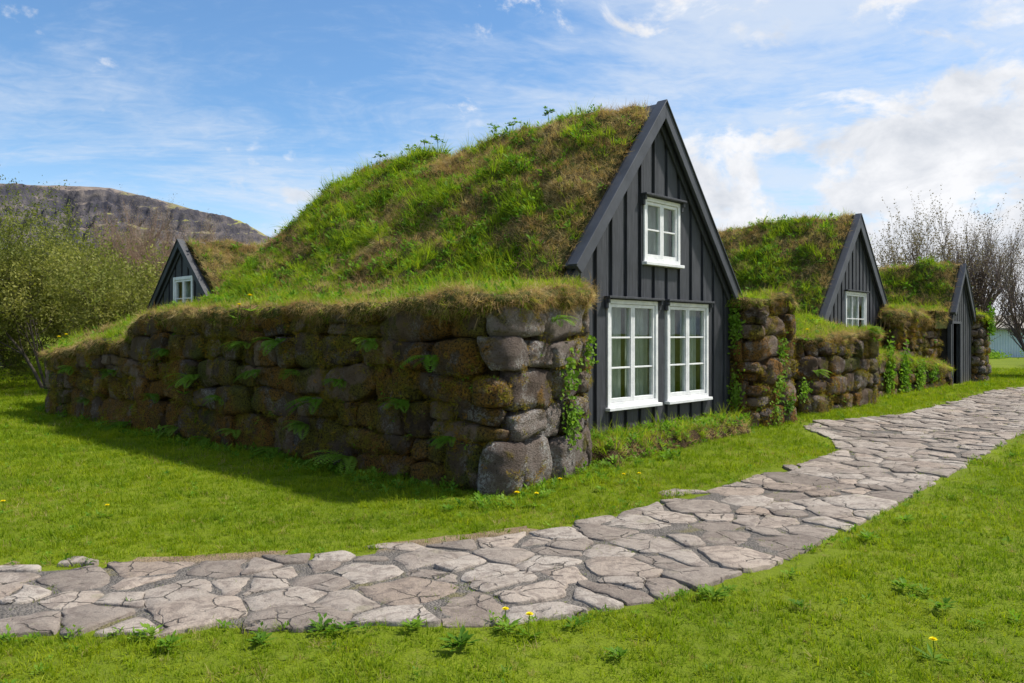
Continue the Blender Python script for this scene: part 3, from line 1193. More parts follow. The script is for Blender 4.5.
def block(name, label, cat, frame, pts, rad, spine, hfun, sides, rng, group=None, tintfun=None, lip=0.16, dens=1.0, cap_amp=1.0, hang=1.0, moss=1.0, rust=0.1, **kw):
    root = empty(name, (0, 0, 0), label, cat, group)
    c = np.mean(np.array(pts), 0)
    root.location = tuple(frame(c[0], c[1], 0.0))
    outl = Outline(pts, rad)
    V, Fc, tone, tint, core = stonework(frame, outl, hfun, sides, rng, tintfun=tintfun, **kw)
    me = mesh_np("stonework", V, Fc, True, {'tone': tone, 'tint': tint, 'rust': np.full(len(V), rust)})
    sw = link("stonework", me, M['stone'], root)
    dist = np.linalg.norm(V[Fc[:, 0]][:, :2], axis=1)
    area = 0.5 * np.linalg.norm(np.cross(V[Fc[:, 2]] - V[Fc[:, 0]], V[Fc[:, 3]] - V[Fc[:, 1]]), axis=1)
    cen = V[Fc].mean(1)
    mo = fbm(cen * 1.7 + 13, 4, 0.6)
    kp = np.clip((mo + 0.02) * 5, 0, 1) * np.clip(9.0 / dist, 0.2, 1.2) * (1 - 0.6 * tint[Fc[:, 0]]) + 0.02
    nm_ = int((area * kp).sum() * 260 * moss)
    Pm, Nm, im = sample(V, Fc, nm_, rng, kp)
    cm = Pm - V[Fc].mean((0, 1))
    rr_ = rng.random(nm_)
    k2 = fbm(Pm * 0.9 + 5, 2)
    Km = np.where(rr_ < 0.80 + 0.3 * k2, 'moss', np.where(rr_ < 0.90 + 0.2 * k2, 'straw', 'herb'))
    Dm = Nm + np.array([0, 0, -0.25]) + rng.normal(size=Pm.shape) * 0.35
    Sm = rng.uniform(0.6, 1.2, nm_) * np.where(Km == 'moss', 1.0, np.where(Km == 'straw', 0.5, 0.62)) * np.clip(dist[im] / 10, 0.9, 1.6)
    scatter("moss", Pm, Dm, Sm, Km, sw, rng)
    link("earth_core", mesh_np("earth_core", core[0], core[1]), M['earth'], root)
    # turf cap
    sp = np.array(spine, float)
    ab = sp[1] - sp[0]
    t = np.clip(((outl.p - sp[0]) @ ab) / (ab @ ab + 1e-9), 0, 1)
    sc = sp[0] + t[:, None] * ab
    nv_in = 26
    v = np.linspace(0, 1, nv_in) ** 0.8
    # cluster more rows towards the outer rim, then curl over
    curl = [(0.05, -0.01), (0.10, -0.05), (0.125, -0.11), (0.12, -0.18), (0.085, -0.25), (0.03, -0.31), (-0.06, -0.34)]
    rows = []
    for vv in v:
        q = sc * (1 - vv) + outl.p * vv
        rows.append(frame(q[:, 0], q[:, 1], hfun(q[:, 0], q[:, 1])))
    wob = fbm(np.c_[outl.p * 1.3, np.zeros(outl.n)] + 3.1, 3)
    for (o_, dz) in curl:
        q = outl.p + outl.nr * (o_ * lip / 0.12 * (1 + 0.7 * wob))[:, None]
        rows.append(frame(q[:, 0], q[:, 1], hfun(outl.p[:, 0], outl.p[:, 1]) + dz * (1 + 0.9 * wob) * lip / 0.12 * 0.62))
    nr = len(rows)
    Vc = np.stack(rows, 1).reshape(-1, 3)
    Fcap = grid_faces(outl.n, nr, True)
    Nn = vnormals(Vc, Fcap)
    if Nn[:, 2].mean() < 0: Nn = -Nn; Fcap = Fcap[:, ::-1]
    Vc = turf_disp(Vc, Nn, cap_amp)
    cap = link("turf_cap", mesh_np("turf_cap", Vc, Fcap), M['turf'], root)
    # grass on the cap
    keepv = np.array([sides(outl.p[i], outl.nr[i]) for i in range(outl.n)])
    col_of = np.minimum(Fcap // nr, outl.n - 1)
    row_of = (Fcap % nr).min(1)
    ucol = (Fcap // nr).min(1)
    dist = np.linalg.norm(Vc[Fcap[:, 0]][:, :2], axis=1)
    fall = np.clip(9.0 / dist, 0.25, 1.3)
    area = 0.5 * np.linalg.norm(np.cross(Vc[Fcap[:, 2]] - Vc[Fcap[:, 0]], Vc[Fcap[:, 3]] - Vc[Fcap[:, 1]]), axis=1)
    boost = np.where(row_of >= nv_in + 2, 0.75, 1.0) * fall
    n = int((area * boost).sum() * 420 * dens)
    P, Np, idx = sample(Vc, Fcap, n, rng, boost)
    if Np[:, 2].mean() < 0: Np = -Np
    rim = smooth(nv_in - 6, nv_in + 1, row_of[idx])
    D = Np * (0.45 - 0.1 * rim[:, None]) + np.array([0, 0, 0.8]) * (1 - rim[:, None]) + np.array([0, 0, -0.85]) * smooth(0.7, 1, rim)[:, None] + rng.normal(size=P.shape) * 0.28
    nz_ = fbm(P * 1.5 + 31, 3)
    st = rng.random(n) < np.clip(0.10 + 1.3 * np.clip(nz_, 0, 1) + (0.75 + 0.5 * nz_) * smooth(0.35, 0.95, rim) * hang, 0, 0.93)
    K = np.where(st, np.where(rim > 0.7, 'hang', 'straw'), 'green')
    K = np.where((~st) & (rng.random(n) < 0.05) & (rim < 0.8), 'herb', K)
    S = rng.uniform(0.55, 1.05, n) * (0.75 + 0.25 / fall[idx])
    S = np.where(K == 'hang', S * rng.uniform(0.35, 1.0, n), S)
    scatter("cap_grass", P + Np * -0.01, D, S, K, cap, rng)
    return root, outl, (V, Fc)


def shelfA(s, t):
    s = np.asarray(s, float); t = np.asarray(t, float)
    k = smooth(6.6, 7.7, t - 0.15 * (s + 3.0))
    hi = 1.93 + 0.09 * (s + 2.9)
    lo = 1.50 - 0.075 * (t - 7.5) + 0.26 * np.clip(s + 3.2, 0, 3) + 0.03 * np.sin(t * 2.3)
    return hi * (1 - k) + np.minimum(lo, 2.05) * k


def sidesA(p, n):
    return n[0] < 0.2 or n[1] < -0.3


def lit_tintA(p, n, z):
    # sunlit end painted paler grey with lichen; shaded long side stays darker, mossy brown
    return float(smooth(0.35, 0.85, -n[1]) * 0.9 * smooth(-3.1, -2.75, p[0]))


LABEL_A = "long low dark mossy stone wall with a turf top running left from the big gable"
blkA = block("stone_wall", LABEL_A, "wall", F1, [(-2.95, -0.93), (-1.22, -0.60), (-0.62, 0.12), (-0.55, 11.2), (-3.3, 11.3)], 0.30,
             ((-1.6, 0.4), (-1.7, 9.9)), shelfA, sidesA, np.random.default_rng(31), "turf topped stone walls of the farm", tintfun=lit_tintA,
             course=(0.28, 0.50), length=(0.40, 1.0), lip=0.11, hang=1.35, e=5.5, rough=0.04, rust=0.35, moss=1.15)


# ------------------------------------------------------------------ turf roofs
def roof_turf(house, frame, s0, s1, t0, t1, hfun, rng, step=0.075, dens=1.0, greenish=0.0, side=-1, front_drop=0.5):
    ss = np.arange(s0, s1 + step, step); tt = np.arange(t0, t1 + step, step)
    S_, T_ = np.meshgrid(ss, tt, indexing='ij')
    Z = hfun(S_, T_)
    V = frame(S_, T_, Z).reshape(-1, 3)
    F = grid_faces(len(ss), len(tt))
    N = vnormals(V, F)
    if N[:, 2].mean() < 0: N = -N; F = F[:, ::-1]
    amp = smooth(t0 + 0.02, t0 + 0.6, T_).reshape(-1) * 0.9 + 0.1
    V = turf_disp(V, N, 2.1 * amp)
    # front skirt so the turf slab has thickness behind the barge boards
    fr = np.arange(len(ss)) * len(tt)
    sk = V[fr].copy(); sk[:, 2] -= front_drop
    base = len(V)
    V2 = np.vstack([V, sk])
    a = np.arange(len(ss) - 1)
    F2 = np.vstack([F, np.stack([fr[a], fr[a + 1], base + a + 1, base + a], -1)])
    o = link("turf_roof", mesh_np("turf_roof", V2, F2), M['turf'], house)
    dist = np.linalg.norm(V[F[:, 0]][:, :2], axis=1)
    fall = np.clip(9.0 / dist, 0.25, 1.2)
    # thin out what the camera side never shows
    area = 0.5 * np.linalg.norm(np.cross(V[F[:, 2]] - V[F[:, 0]], V[F[:, 3]] - V[F[:, 1]]), axis=1)
    Fc = V[F].mean(1)
    n = int((area * fall).sum() * 430 * dens)
    P, Np, idx = sample(V, F, n, rng, fall)
    if Np[:, 2].mean() < 0: Np = -Np
    h = Np * 0.85 + np.array([0, 0, 0.45])
    D = h + rng.normal(size=P.shape) * 0.25
    nz_ = fbm(P * np.array([0.8, 0.8, 1.5]) + 11, 4)
    nz2 = fbm(P * 2.6 + 51, 3)
    sl, tl = frame.inv(P[:, 0], P[:, 1])
    hi = smooth(2.2, 4.6, P[:, 2])
    edge = smooth(t0 + 1.0, t0 + 0.1, tl)
    pst = 0.52 + 1.5 * nz_ + 1.1 * nz2 + 0.30 * (hi - 0.5) + 0.5 * edge - greenish
    st = rng.random(n) < np.clip(pst, 0.04, 0.95)
    down = -h * np.array([0, 0, 1.0])
    K = np.where(st, 'straw', 'green')
    D = np.where(st[:, None], Np * 0.7 + rng.normal(size=P.shape) * 0.5 + np.array([0, 0, 0.15]), D)
    r = rng.random(n)
    longp = np.clip(-nz_ * 1.6 - 0.05, 0, 0.28)
    K = np.where((~st) & (r < longp), 'long', K)
    K = np.where((~st) & (r > 0.84 - 0.25 * np.clip(fbm(P * 1.7 + 77, 2), 0, 1)), 'herb', K)
    K = np.where((r > 0.955) & st, 'stalk', K)
    S = rng.uniform(0.5, 1.0, n) * (0.72 + 0.28 / fall[idx])
    scatter("roof_grass", P - Np * 0.01, D, S, K, o, rng)
    return o


def gable(house, frame, c, half, z_apex, z_eave, z_base, wins, over=0.20, bw=0.245, gap=0.085, doors=(), barge_low=(None, None), wall_half=None, soffit=0.35, barge_w=0.21, bmat='barge'):
    """front of boards in the plane t=0 of the frame; d is the distance out of that plane"""
    m = (z_apex - z_eave) / half
    wall_half = wall_half or half - 0.2
    fn = lambda s, d, z: frame(s, -np.asarray(d, float), z)
    roofz = lambda s: z_apex - 0.10 - m * abs(s - c)
    # strips
    breaks = set([c])
    x = c - wall_half
    strips = []
    i = 0
    while x < c + wall_half - 1e-6:
        w = bw if i % 2 == 0 else gap
        x1 = min(x + w, c + wall_half)
        strips.append((x, x1, i % 2 == 0))
        x = x1; i += 1
    mb = MB()
    rects = [(w['s0'], w['s1'], w['z0'], w['z1']) for w in wins] + [(d_['s0'], d_['s1'], z_base - 1, d_['z1']) for d_ in doors]
    for (a, b, raised) in strips:
        cuts = sorted(set([a, b] + [e for r in rects for e in r[:2] if a < e < b] + ([c] if a < c < b else [])))
        for u0, u1 in zip(cuts, cuts[1:]):
            mid = (u0 + u1) / 2
            zs = [(z_base, None)]
            for (r0, r1, q0, q1) in rects:
                if r0 < mid < r1:
                    new = []
                    for (p0, p1) in zs:
                        if p1 is None or p1 > q1:
                            if p0 < q0: new.append((p0, q0))
                            new.append((max(q1, p0), p1))
                        else:
                            if p0 < q0: new.append((p0, min(q0, p1)))
                    zs = new
            d1 = 0.036 + 0.004 * math.sin(a * 37) if raised else 0.0
            for (p0, p1) in zs:
                if p1 is None:
                    z0_, z1_ = roofz(u0), roofz(u1)
                    if max(z0_, z1_) <= p0 + 0.01: continue
                    poly = [(u0, p0), (u1, p0), (u1, max(z1_, p0 + .005)), (u0, max(z0_, p0 + .005))]
                else:
                    if p1 - p0 < 0.01: continue
                    poly = [(u0, p0), (u1, p0), (u1, p1), (u0, p1)]
                mb.prism(poly, -0.06, d1, fn)
    gw = mb.build("gable_wall", M['board'], house, bevel=0.005)
    nx, nz = m / math.hypot(1, m), 1 / math.hypot(1, m)
    for k, sg in enumerate((-1, 1)):
        low = barge_low[k] if barge_low[k] is not None else z_eave
        hb = (z_apex - low) / m
        off = lambda w: (sg * -nx * w, -nz * w)
        wv = barge_w / nz           # vertical size of the board
        wp = 0.05 / nz
        b = MB()
        # front board, cut plumb at the apex and square at the foot
        ox, oz = -sg * nx * barge_w, -nz * barge_w
        poly = [(c, z_apex), (c + sg * hb, low), (c + sg * hb + ox, low + oz), (c, z_apex - wv)]
        b.prism(poly, over - 0.045, over, fn)
        # roof plank behind it, seen from below as a soffit
        ox2, oz2 = -sg * nx * 0.06, -nz * 0.06
        poly = [(c, z_apex + 0.0), (c + sg * hb, low), (c + sg * hb + ox2, low + oz2), (c, z_apex - 0.06 / nz)]
        b.prism(poly, -soffit, over - 0.047, fn)
        # thin capping strip standing proud along the top edge
        cx, cz = sg * nx * 0.022, nz * 0.022
        poly = [(c, z_apex + 0.022 / nz), (c + sg * hb + cx, low + cz), (c + sg * hb, low + 0.003), (c, z_apex + 0.003)]
        b.prism(poly, over - 0.14, over + 0.02, fn)
        b.build("barge_board", M[bmat], house, bevel=0.006)
    # inner raking trim against the boards
    b = MB()
    for sg in (-1, 1):
        a0, a1 = 0.10 + 0.0, 0.20
        hb = wall_half
        poly = [(c, z_apex - a0 / nz), (c + sg * hb, z_apex - a0 / nz - m * hb), (c + sg * hb, z_apex - a1 / nz - m * hb), (c, z_apex - a1 / nz)]
        b.prism(poly, 0.042, 0.075, fn)
    b.build("raking_trim", M['board'], house, bevel=0.004)
    for w in wins:
        window(house, fn, **w)
    return fn


def window(house, fn, s0, s1, z0, z1, cols=2, rows=3, sash=True, hood=True, curtain='right', label=None, proud=0.06, frame_w=0.055, brackets=True):
    f = MB()
    F_ = frame_w
    # outer frame
    for (a, b, c, d) in ((s0, s0 + F_, z0, z1), (s1 - F_, s1, z0, z1), (s0 + F_, s1 - F_, z1 - F_, z1), (s0 + F_, s1 - F_, z0, z0 + F_)):
        f.box(a, b, -0.05, proud, c, d, fn)
    w = f.build("window", M['white'], house, bevel=0.004)
    if label: w['label'] = label
    i0, i1, j0, j1 = s0 + F_ + 0.004, s1 - F_ - 0.004, z0 + F_ + 0.004, z1 - F_ - 0.004
    mid = (i0 + i1) / 2
    groups = [(i0, mid - 0.003), (mid + 0.003, i1)] if sash and cols == 2 else [(i0, i1)]
    ncol = 1 if len(groups) == 2 else cols
    for (a, b) in groups:
        m_ = MB()
        st = 0.042
        for (p, q, r, s_) in ((a, a + st, j0, j1), (b - st, b, j0, j1), (a + st, b - st, j1 - st, j1), (a + st, b - st, j0, j0 + st * 1.2)):
            m_.box(p, q, -0.02, proud - 0.018, r, s_, fn)
        jj0, jj1 = j0 + st * 1.2, j1 - st
        for k in range(1, rows):
            zc = jj0 + (jj1 - jj0) * k / rows
            m_.box(a + st, b - st, -0.01, proud - 0.026, zc - 0.011, zc + 0.011, fn)
        for k in range(1, ncol):
            sc_ = a + st + (b - a - 2 * st) * k / ncol
            m_.box(sc_ - 0.012, sc_ + 0.012, -0.012, proud - 0.022, jj0, jj1, fn)
        m_.build("sash", M['white'], w, bevel=0.003)
    g = MB()
    g.prism([(i0 + .01, j0 + .01), (i1 - .01, j0 + .01), (i1 - .01, j1 - .01), (i0 + .01, j1 - .01)], 0.004, 0.008, fn)
    g.build("pane", M['glass'], w)
    s_ = MB()
    s_.box(s0 - 0.03, s1 + 0.03, -0.02, proud + 0.055, z0 - 0.045, z0 - 0.002, fn)
    s_.build("sill", M['white'], w, bevel=0.005)
    if hood:
        h = MB()
        h.box(s0 - 0.06, s1 + 0.06, 0.03, proud + 0.075, z1 + 0.012, z1 + 0.040, fn)
        if brackets:
            for a in (s0 - 0.055, s1 + 0.004):
                h.prism([(a, z1 - 0.12), (a + 0.05, z1 - 0.12), (a + 0.05, z1 + 0.011), (a, z1 + 0.011)], 0.042, proud + 0.02, fn)
                h.box(a + 0.005, a + 0.045, 0.042, proud + 0.05, z1 - 0.05, z1 + 0.011, fn)
        h.build("hood", M['board'], w, bevel=0.004)
    # room lining behind the glass
    r = MB()
    D = -1.3
    x0, x1, y0, y1 = s0 - 0.25, s1 + 0.25, z0 - 0.35, z1 + 0.1
    r.box(x0, x1, D - 0.02, D, y0, y1, fn)
    r.box(x0 - 0.02, x0, D, -0.075, y0, y1, fn)
    r.box(x1, x1 + 0.02, D, -0.075, y0, y1, fn)
    r.box(x0, x1, D, -0.075, y0 - 0.02, y0, fn)
    r.box(x0, x1, D, -0.075, y1, y1 + 0.02, fn)
    r.build("room_lining", M['room'], w)
    # curtains: wavy hanging sheets
    spans = {'right': [(mid + 0.02, i1 + 0.02)], 'both': [(i0 - 0.02, i0 + (i1 - i0) * 0.42), (mid + 0.04, i1 + 0.02)], 'full': [(i0 - 0.02, i1 + 0.02)], None: [], 'left': [(i0 - .02, mid - .02)]}[curtain]
    for (a, b) in spans:
        n = 40
        s = np.linspace(a, b, n)
        d = -0.12 + 0.022 * np.sin(s * 62) + 0.008 * np.sin(s * 140)
        A = fn(s, d, np.full(n, z0 + 0.03)); B = fn(s, d, np.full(n, z1 - 0.03))
        link("curtain", mesh_np("curtain", np.stack([A, B], 1).reshape(-1, 3), grid_faces(n, 2)), M['curtain'], w)
    return w


# ---- the big house
C1 = 1.11
M1 = 2.52 / 2.08


def hfun1(s, t):
    zr = 4.77 - 0.55 * np.clip(t - 6.7, 0, 9) - 0.25 * smooth(0, .5, 0.3 - t)
    zr = zr + 0.05 * np.sin(t * 1.3)
    a = np.sqrt((s - C1) ** 2 + 0.02) - 0.14
    belly = 0.10 * np.sin(np.clip(a / 2.3, 0, 1) * math.pi)
    roof = zr - M1 * a * (1 - 0.25 * smooth(0.3, 3.0, t) * smooth(3.2, 1.0, s - C1 + 2)) + belly
    shelf = np.where(s < C1, shelfA(s, t) + 0.02, 2.15 - 0.1 * (s - 3.3))
    blend = 0.12 + 0.35 * smooth(0.3, 1.2, t)
    return smax(roof, shelf, blend) + 0.0


h1 = empty("turf_house", tuple(F1(C1, 3.5, 0)), "largest turf-roofed house with black board gable and three white windows, beside the path", "house", "turf houses of the farm")
gable(h1, F1, C1, 2.08, 4.77, 2.25, -0.08, [
    dict(s0=-0.08, s1=1.08, z0=0.60, z1=2.0, rows=3, curtain='both', label="left lower casement window with six panes"),
    dict(s0=1.32, s1=2.46, z0=0.60, z1=2.0, rows=3, curtain='both', label="right lower casement window with six panes"),
    dict(s0=0.75, s1=1.66, z0=2.54, z1=3.43, rows=2, curtain='full', label="small upper window with four panes"),
], over=0.17, barge_low=(2.38, 1.92), wall_half=2.06, barge_w=0.145)
roof_turf(h1, F1, -2.55, 4.2, 0.02, 13.0, hfun1, np.random.default_rng(41))


# ---- turf pillar right of the big gable
def hB(s, t): return 2.10 + 0.10 * smooth(3.2, 4.2, s) - 0.25 * smooth(4.2, 4.8, s) + 0 * t
block("stone_wall", "thick stone wall end with rusty moss standing right of the big black gable", "wall", F1,
      [(3.22, -0.47), (4.68, -0.42), (4.75, 8.5), (3.3, 8.5)], 0.28, ((3.95, 0.5), (4.0, 7.5)), hB,
      lambda p, n: n[1] < -0.2 or (n[0] < -0.2 and p[1] < 0.6) or (n[0] > 0.5 and p[1] < 4), np.random.default_rng(33), "turf topped stone walls of the farm",
      rust=0.9, tintfun=lambda p, n, z: 0.22, course=(0.28, 0.42), length=(0.4, 0.8), lip=0.055, hang=0.8, base_z=0.0)


# ---- block in front of the second house
def hC(s, t): return 1.50 + 0.12 * smooth(6, 9, s) + 0.22 * smooth(0.1, 1.2, t)
block("stone_wall", "square stone wall corner with one pale stone, in front of the middle gable", "wall", F1,
      [(5.75, -0.22), (9.05, -0.28), (9.15, 7.5), (5.75, 7.5)], 0.35, ((7.4, 1.4), (7.4, 6.0)), hC,
      lambda p, n: n[1] < -0.2 or (n[0] < -0.2 and p[1] < 2) or (n[0] > 0.5 and p[1] < 4), np.random.default_rng(37), "turf topped stone walls of the farm",
      tintfun=lambda p, n, z: 0.35, course=(0.24, 0.38), length=(0.4, 0.95), lip=0.09, base_z=0.05)

# ---- second house
C2 = 12.15
F2 = Frame(*F1(0, 1.34, 0)[:2], 0.689, 0.725)


def hfun2(s, t):
    a = np.sqrt((s - C2) ** 2 + 0.02) - 0.14
    zr = 4.55 - 0.45 * np.clip(t - 8.5, 0, 9) + 0.03 * np.sin(t * 1.7)
    roof = zr - 1.14 * a + 0.08 * np.sin(np.clip(a / 2.4, 0, 1) * math.pi)
    shelf = np.where(s < C2, 1.66 + 0 * s, 1.9 - .1 * (s - 14) + 0 * s)
    return smax(roof, shelf, 0.15 + 0.3 * smooth(0.3, 1.2, t))


h2 = empty("turf_house", tuple(F2(C2, 3.5, 0)), "middle turf house, its black gable window half hidden by a grassy stone wall", "house", "turf houses of the farm")
gable(h2, F2, C2, 2.25, 4.55, 1.95, -0.05, [dict(s0=11.42, s1=12.78, z0=1.25, z1=2.60, cols=3, rows=2, sash=False, curtain='full', brackets=False)],
      over=0.15, bw=0.16, gap=0.075, barge_low=(1.78, 1.95), wall_half=2.1)
roof_turf(h2, F2, 8.2, 14.9, 0.02, 10.0, hfun2, np.random.default_rng(43), step=0.1)


# ---- low ledge and upper hump between second and third gables
def hD(s, t): return 1.22 - 0.085 * (s - 9.6) + 0.25 * smooth(0.5, 1.2, t)
block("stone_wall", "low grassy ledge with green plants hanging over its stones, left of the doorway", "wall", F1,
      [(9.35, 0.30), (16.6, 0.34), (16.6, 1.25), (9.35, 1.25)], 0.25, ((10.0, 0.75), (16.0, 0.75)), hD,
      lambda p, n: n[1] < -0.2, np.random.default_rng(38), "turf topped stone walls of the farm",
      tintfun=lambda p, n, z: 0.25, course=(0.24, 0.34), length=(0.35, 0.7), lip=0.12, hang=0.3)


def hD2(s, t): return 2.12 + 0.1 * np.sin(s * 1.9) + 0.1 * smooth(0.6, 2, t)
block("stone_wall", "bulging wall end of dark matted turf between the middle and smallest gables", "wall", F1,
      [(13.1, 0.72), (16.72, 0.62), (16.75, 8.0), (14.6, 8.0), (14.6, 1.5), ], 0.3, ((14.7, 1.6), (15.7, 7.0)), hD2,
      lambda p, n: n[1] < -0.2 or (n[0] < -0.2 and p[1] < 2), np.random.default_rng(39), "turf topped stone walls of the farm",
      tintfun=lambda p, n, z: 0.1, course=(0.24, 0.34), length=(0.35, 0.7), lip=0.18)

# ---- third house with a doorway
F3 = Frame(*F1(0, 0.42, 0)[:2], 0.689, 0.725)
C3 = 17.95


def hfun3(s, t):
    a = np.sqrt((s - C3) ** 2 + 0.02) - 0.14
    zr = 3.60 - 0.4 * np.clip(t - 7.5, 0, 9) + 0.03 * np.sin(t * 1.7)
    roof = zr - 1.30 * a + 0.05 * np.sin(np.clip(a / 1.4, 0, 1) * math.pi)
    shelf = 2.2 + 0 * s
    return smax(roof, shelf, 0.15 + 0.3 * smooth(0.3, 1.2, t))


h3 = empty("turf_house", tuple(F3(C3, 3.5, 0)), "smallest turf house at the far right with a dark open doorway in its narrow gable", "house", "turf houses of the farm")
fn3 = gable(h3, F3, C3, 1.16, 3.60, 2.05, -0.05, [], over=0.15, bw=0.16, gap=0.06, doors=[dict(s0=17.04, s1=17.78, z1=1.85)], barge_low=(2.16, 2.0), wall_half=1.08, barge_w=0.15)
roof_turf(h3, F3, 15.6, 20.2, 0.02, 8.5, hfun3, np.random.default_rng(45), step=0.1, greenish=0.15)
b = MB()
b.box(16.98, 17.04, -0.04, 0.055, -0.05, 1.91, fn3); b.box(17.78, 17.88, -0.04, 0.055, -0.05, 1.91, fn3); b.box(17.04, 17.78, -0.04, 0.055, 1.85, 1.91, fn3)
b.build("door_frame", M['barge'], h3, bevel=0.005)
b = MB()
# plank door folded inwards, with ledges
for k in range(5):
    b.box(17.06, 17.095, -0.10 - 0.17 * (k + 1) + 0.006, -0.10 - 0.17 * k, 0.02, 1.82, fn3)
for z_ in (0.35, 1.45):
    b.box(17.096, 17.12, -0.93, -0.12, z_, z_ + 0.12, fn3)
b.build("door", M['board'], h3, bevel=0.004)
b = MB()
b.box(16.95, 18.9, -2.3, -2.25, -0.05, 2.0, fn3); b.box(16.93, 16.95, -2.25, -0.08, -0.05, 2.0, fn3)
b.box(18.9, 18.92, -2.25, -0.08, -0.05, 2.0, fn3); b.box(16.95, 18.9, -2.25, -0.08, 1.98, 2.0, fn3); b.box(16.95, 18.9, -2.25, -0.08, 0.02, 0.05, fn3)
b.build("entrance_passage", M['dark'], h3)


def hE(s, t): return 2.05 + 0.12 * smooth(20, 19, s) + 0 * t
block("stone_wall", "stack of rounded reddish stones forming the wall end right of the doorway", "wall", F1,
      [(19.12, 0.18), (20.45, 0.22), (20.5, 8.0), (19.12, 8.0)], 0.3, ((19.8, 1.0), (19.8, 7.2)), hE,
      lambda p, n: n[1] < -0.2 or (n[0] < -0.2 and p[1] < 1.2), np.random.default_rng(35), "turf topped stone walls of the farm",
      tintfun=lambda p, n, z: 0.45, course=(0.26, 0.38), length=(0.45, 0.6), lip=0.10, e=3.0, hang=0.2)

# ---- small house behind the long wall, gable turned to the left
C4 = 0.0


def hfun4(s, t):
    a = np.sqrt((s - C4) ** 2 + 0.02) - 0.14
    zr = 3.64 + 0.03 * np.sin(t * 2) + 0.05 * smooth(0, 2, t)
    roof = zr - 0.92 * a + 0.10 * np.sin(np.clip(a / 1.7, 0, 1) * math.pi)
    return smax(roof, 2.0 + 0 * s, 0.2)


h4 = empty("turf_house", tuple(F4(C4, 2.5, 0)), "small turf house behind the long wall, its dark gable facing left with one white window", "house", "turf houses of the farm")
gable(h4, F4, C4, 1.72, 3.66, 2.06, -0.05, [dict(s0=-0.42, s1=0.56, z0=1.85, z1=2.84, cols=2, rows=2, sash=True, curtain='full', hood=False, frame_w=0.07)],
      over=0.14, barge_low=(2.06, 2.06), wall_half=1.62, barge_w=0.12, soffit=0.5, bmat='board')
roof_turf(h4, F4, -2.3, 2.6, 0.02, 6.5, hfun4, np.random.default_rng(47), step=0.09, greenish=-0.25)


# ------------------------------------------------------------------ bank at the foot of the big gable
def build_bank():
    root = empty("turf_bank", tuple(F1(1.3, -0.35, 0)), "low crumbling bank of earth and rough grass at the foot of the big black gable", "bank")
    n = 160
    s = np.linspace(-1.25, 3.35, n)
    rows = []
    wob = fbm(np.c_[s * 2.2, 0 * s, 0 * s], 3)
    w0 = 0.62 - 0.05 * s + 0.12 * wob
    w0 = w0 * smooth(3.6, 2.6, s) + 0.12
    prof = [(0.0, 0.18), (0.25, 0.19), (0.5, 0.20), (0.72, 0.20), (0.86, 0.185), (0.95, 0.14), (1.0, 0.09), (1.02, 0.03), (1.05, -0.06)]
    base = ground_z(*F1(s, -0.4 + 0 * s, 0)[:, :2].T)
    for (f, h) in prof:
        rows.append(F1(s, -(f * w0) + 0.02 - 0.25 * smooth(-0.7, -1.2, s), base * 0.5 + (h * (1 + 0.3 * wob)) * smooth(-1.22, -0.85, s) - 0.08 * smooth(-0.9, -1.2, s)))
    V = np.stack(rows, 1).reshape(-1, 3)
    F = grid_faces(n, len(prof))
    N = vnormals(V, F)
    if N[:, 2].mean() < 0: N = -N; F = F[:, ::-1]
    V = V + N * (0.05 * fbm(V * 6, 4))[:, None]
    o = link("bank_earth", mesh_np("bank_earth", V, F), M['earth'], root)
    rng = np.random.default_rng(9)
    P, Np, idx = sample(V, F, 1150, rng)
    if Np[:, 2].mean() < 0: Np = -Np
    D = Np * 0.6 + np.array([0, 0, 0.7]) + rng.normal(size=P.shape) * 0.3
    r = rng.random(len(P))
    face = Np[:, 2] < 0.6
    keep = ~(face & (r > 0.45))
    P, Np, D, r, face = P[keep], Np[keep], D[keep], r[keep], face[keep]
    K = np.where(face, np.where(r < 0.36, 'straw', 'herb'), np.where(r < 0.35, 'green', np.where(r < 0.62, 'herb', np.where(r < .68, 'long', 'straw'))))
    scatter("bank_grass", P, D, rng.uniform(0.5, 1.0, len(P)), K, o, rng)


build_bank()


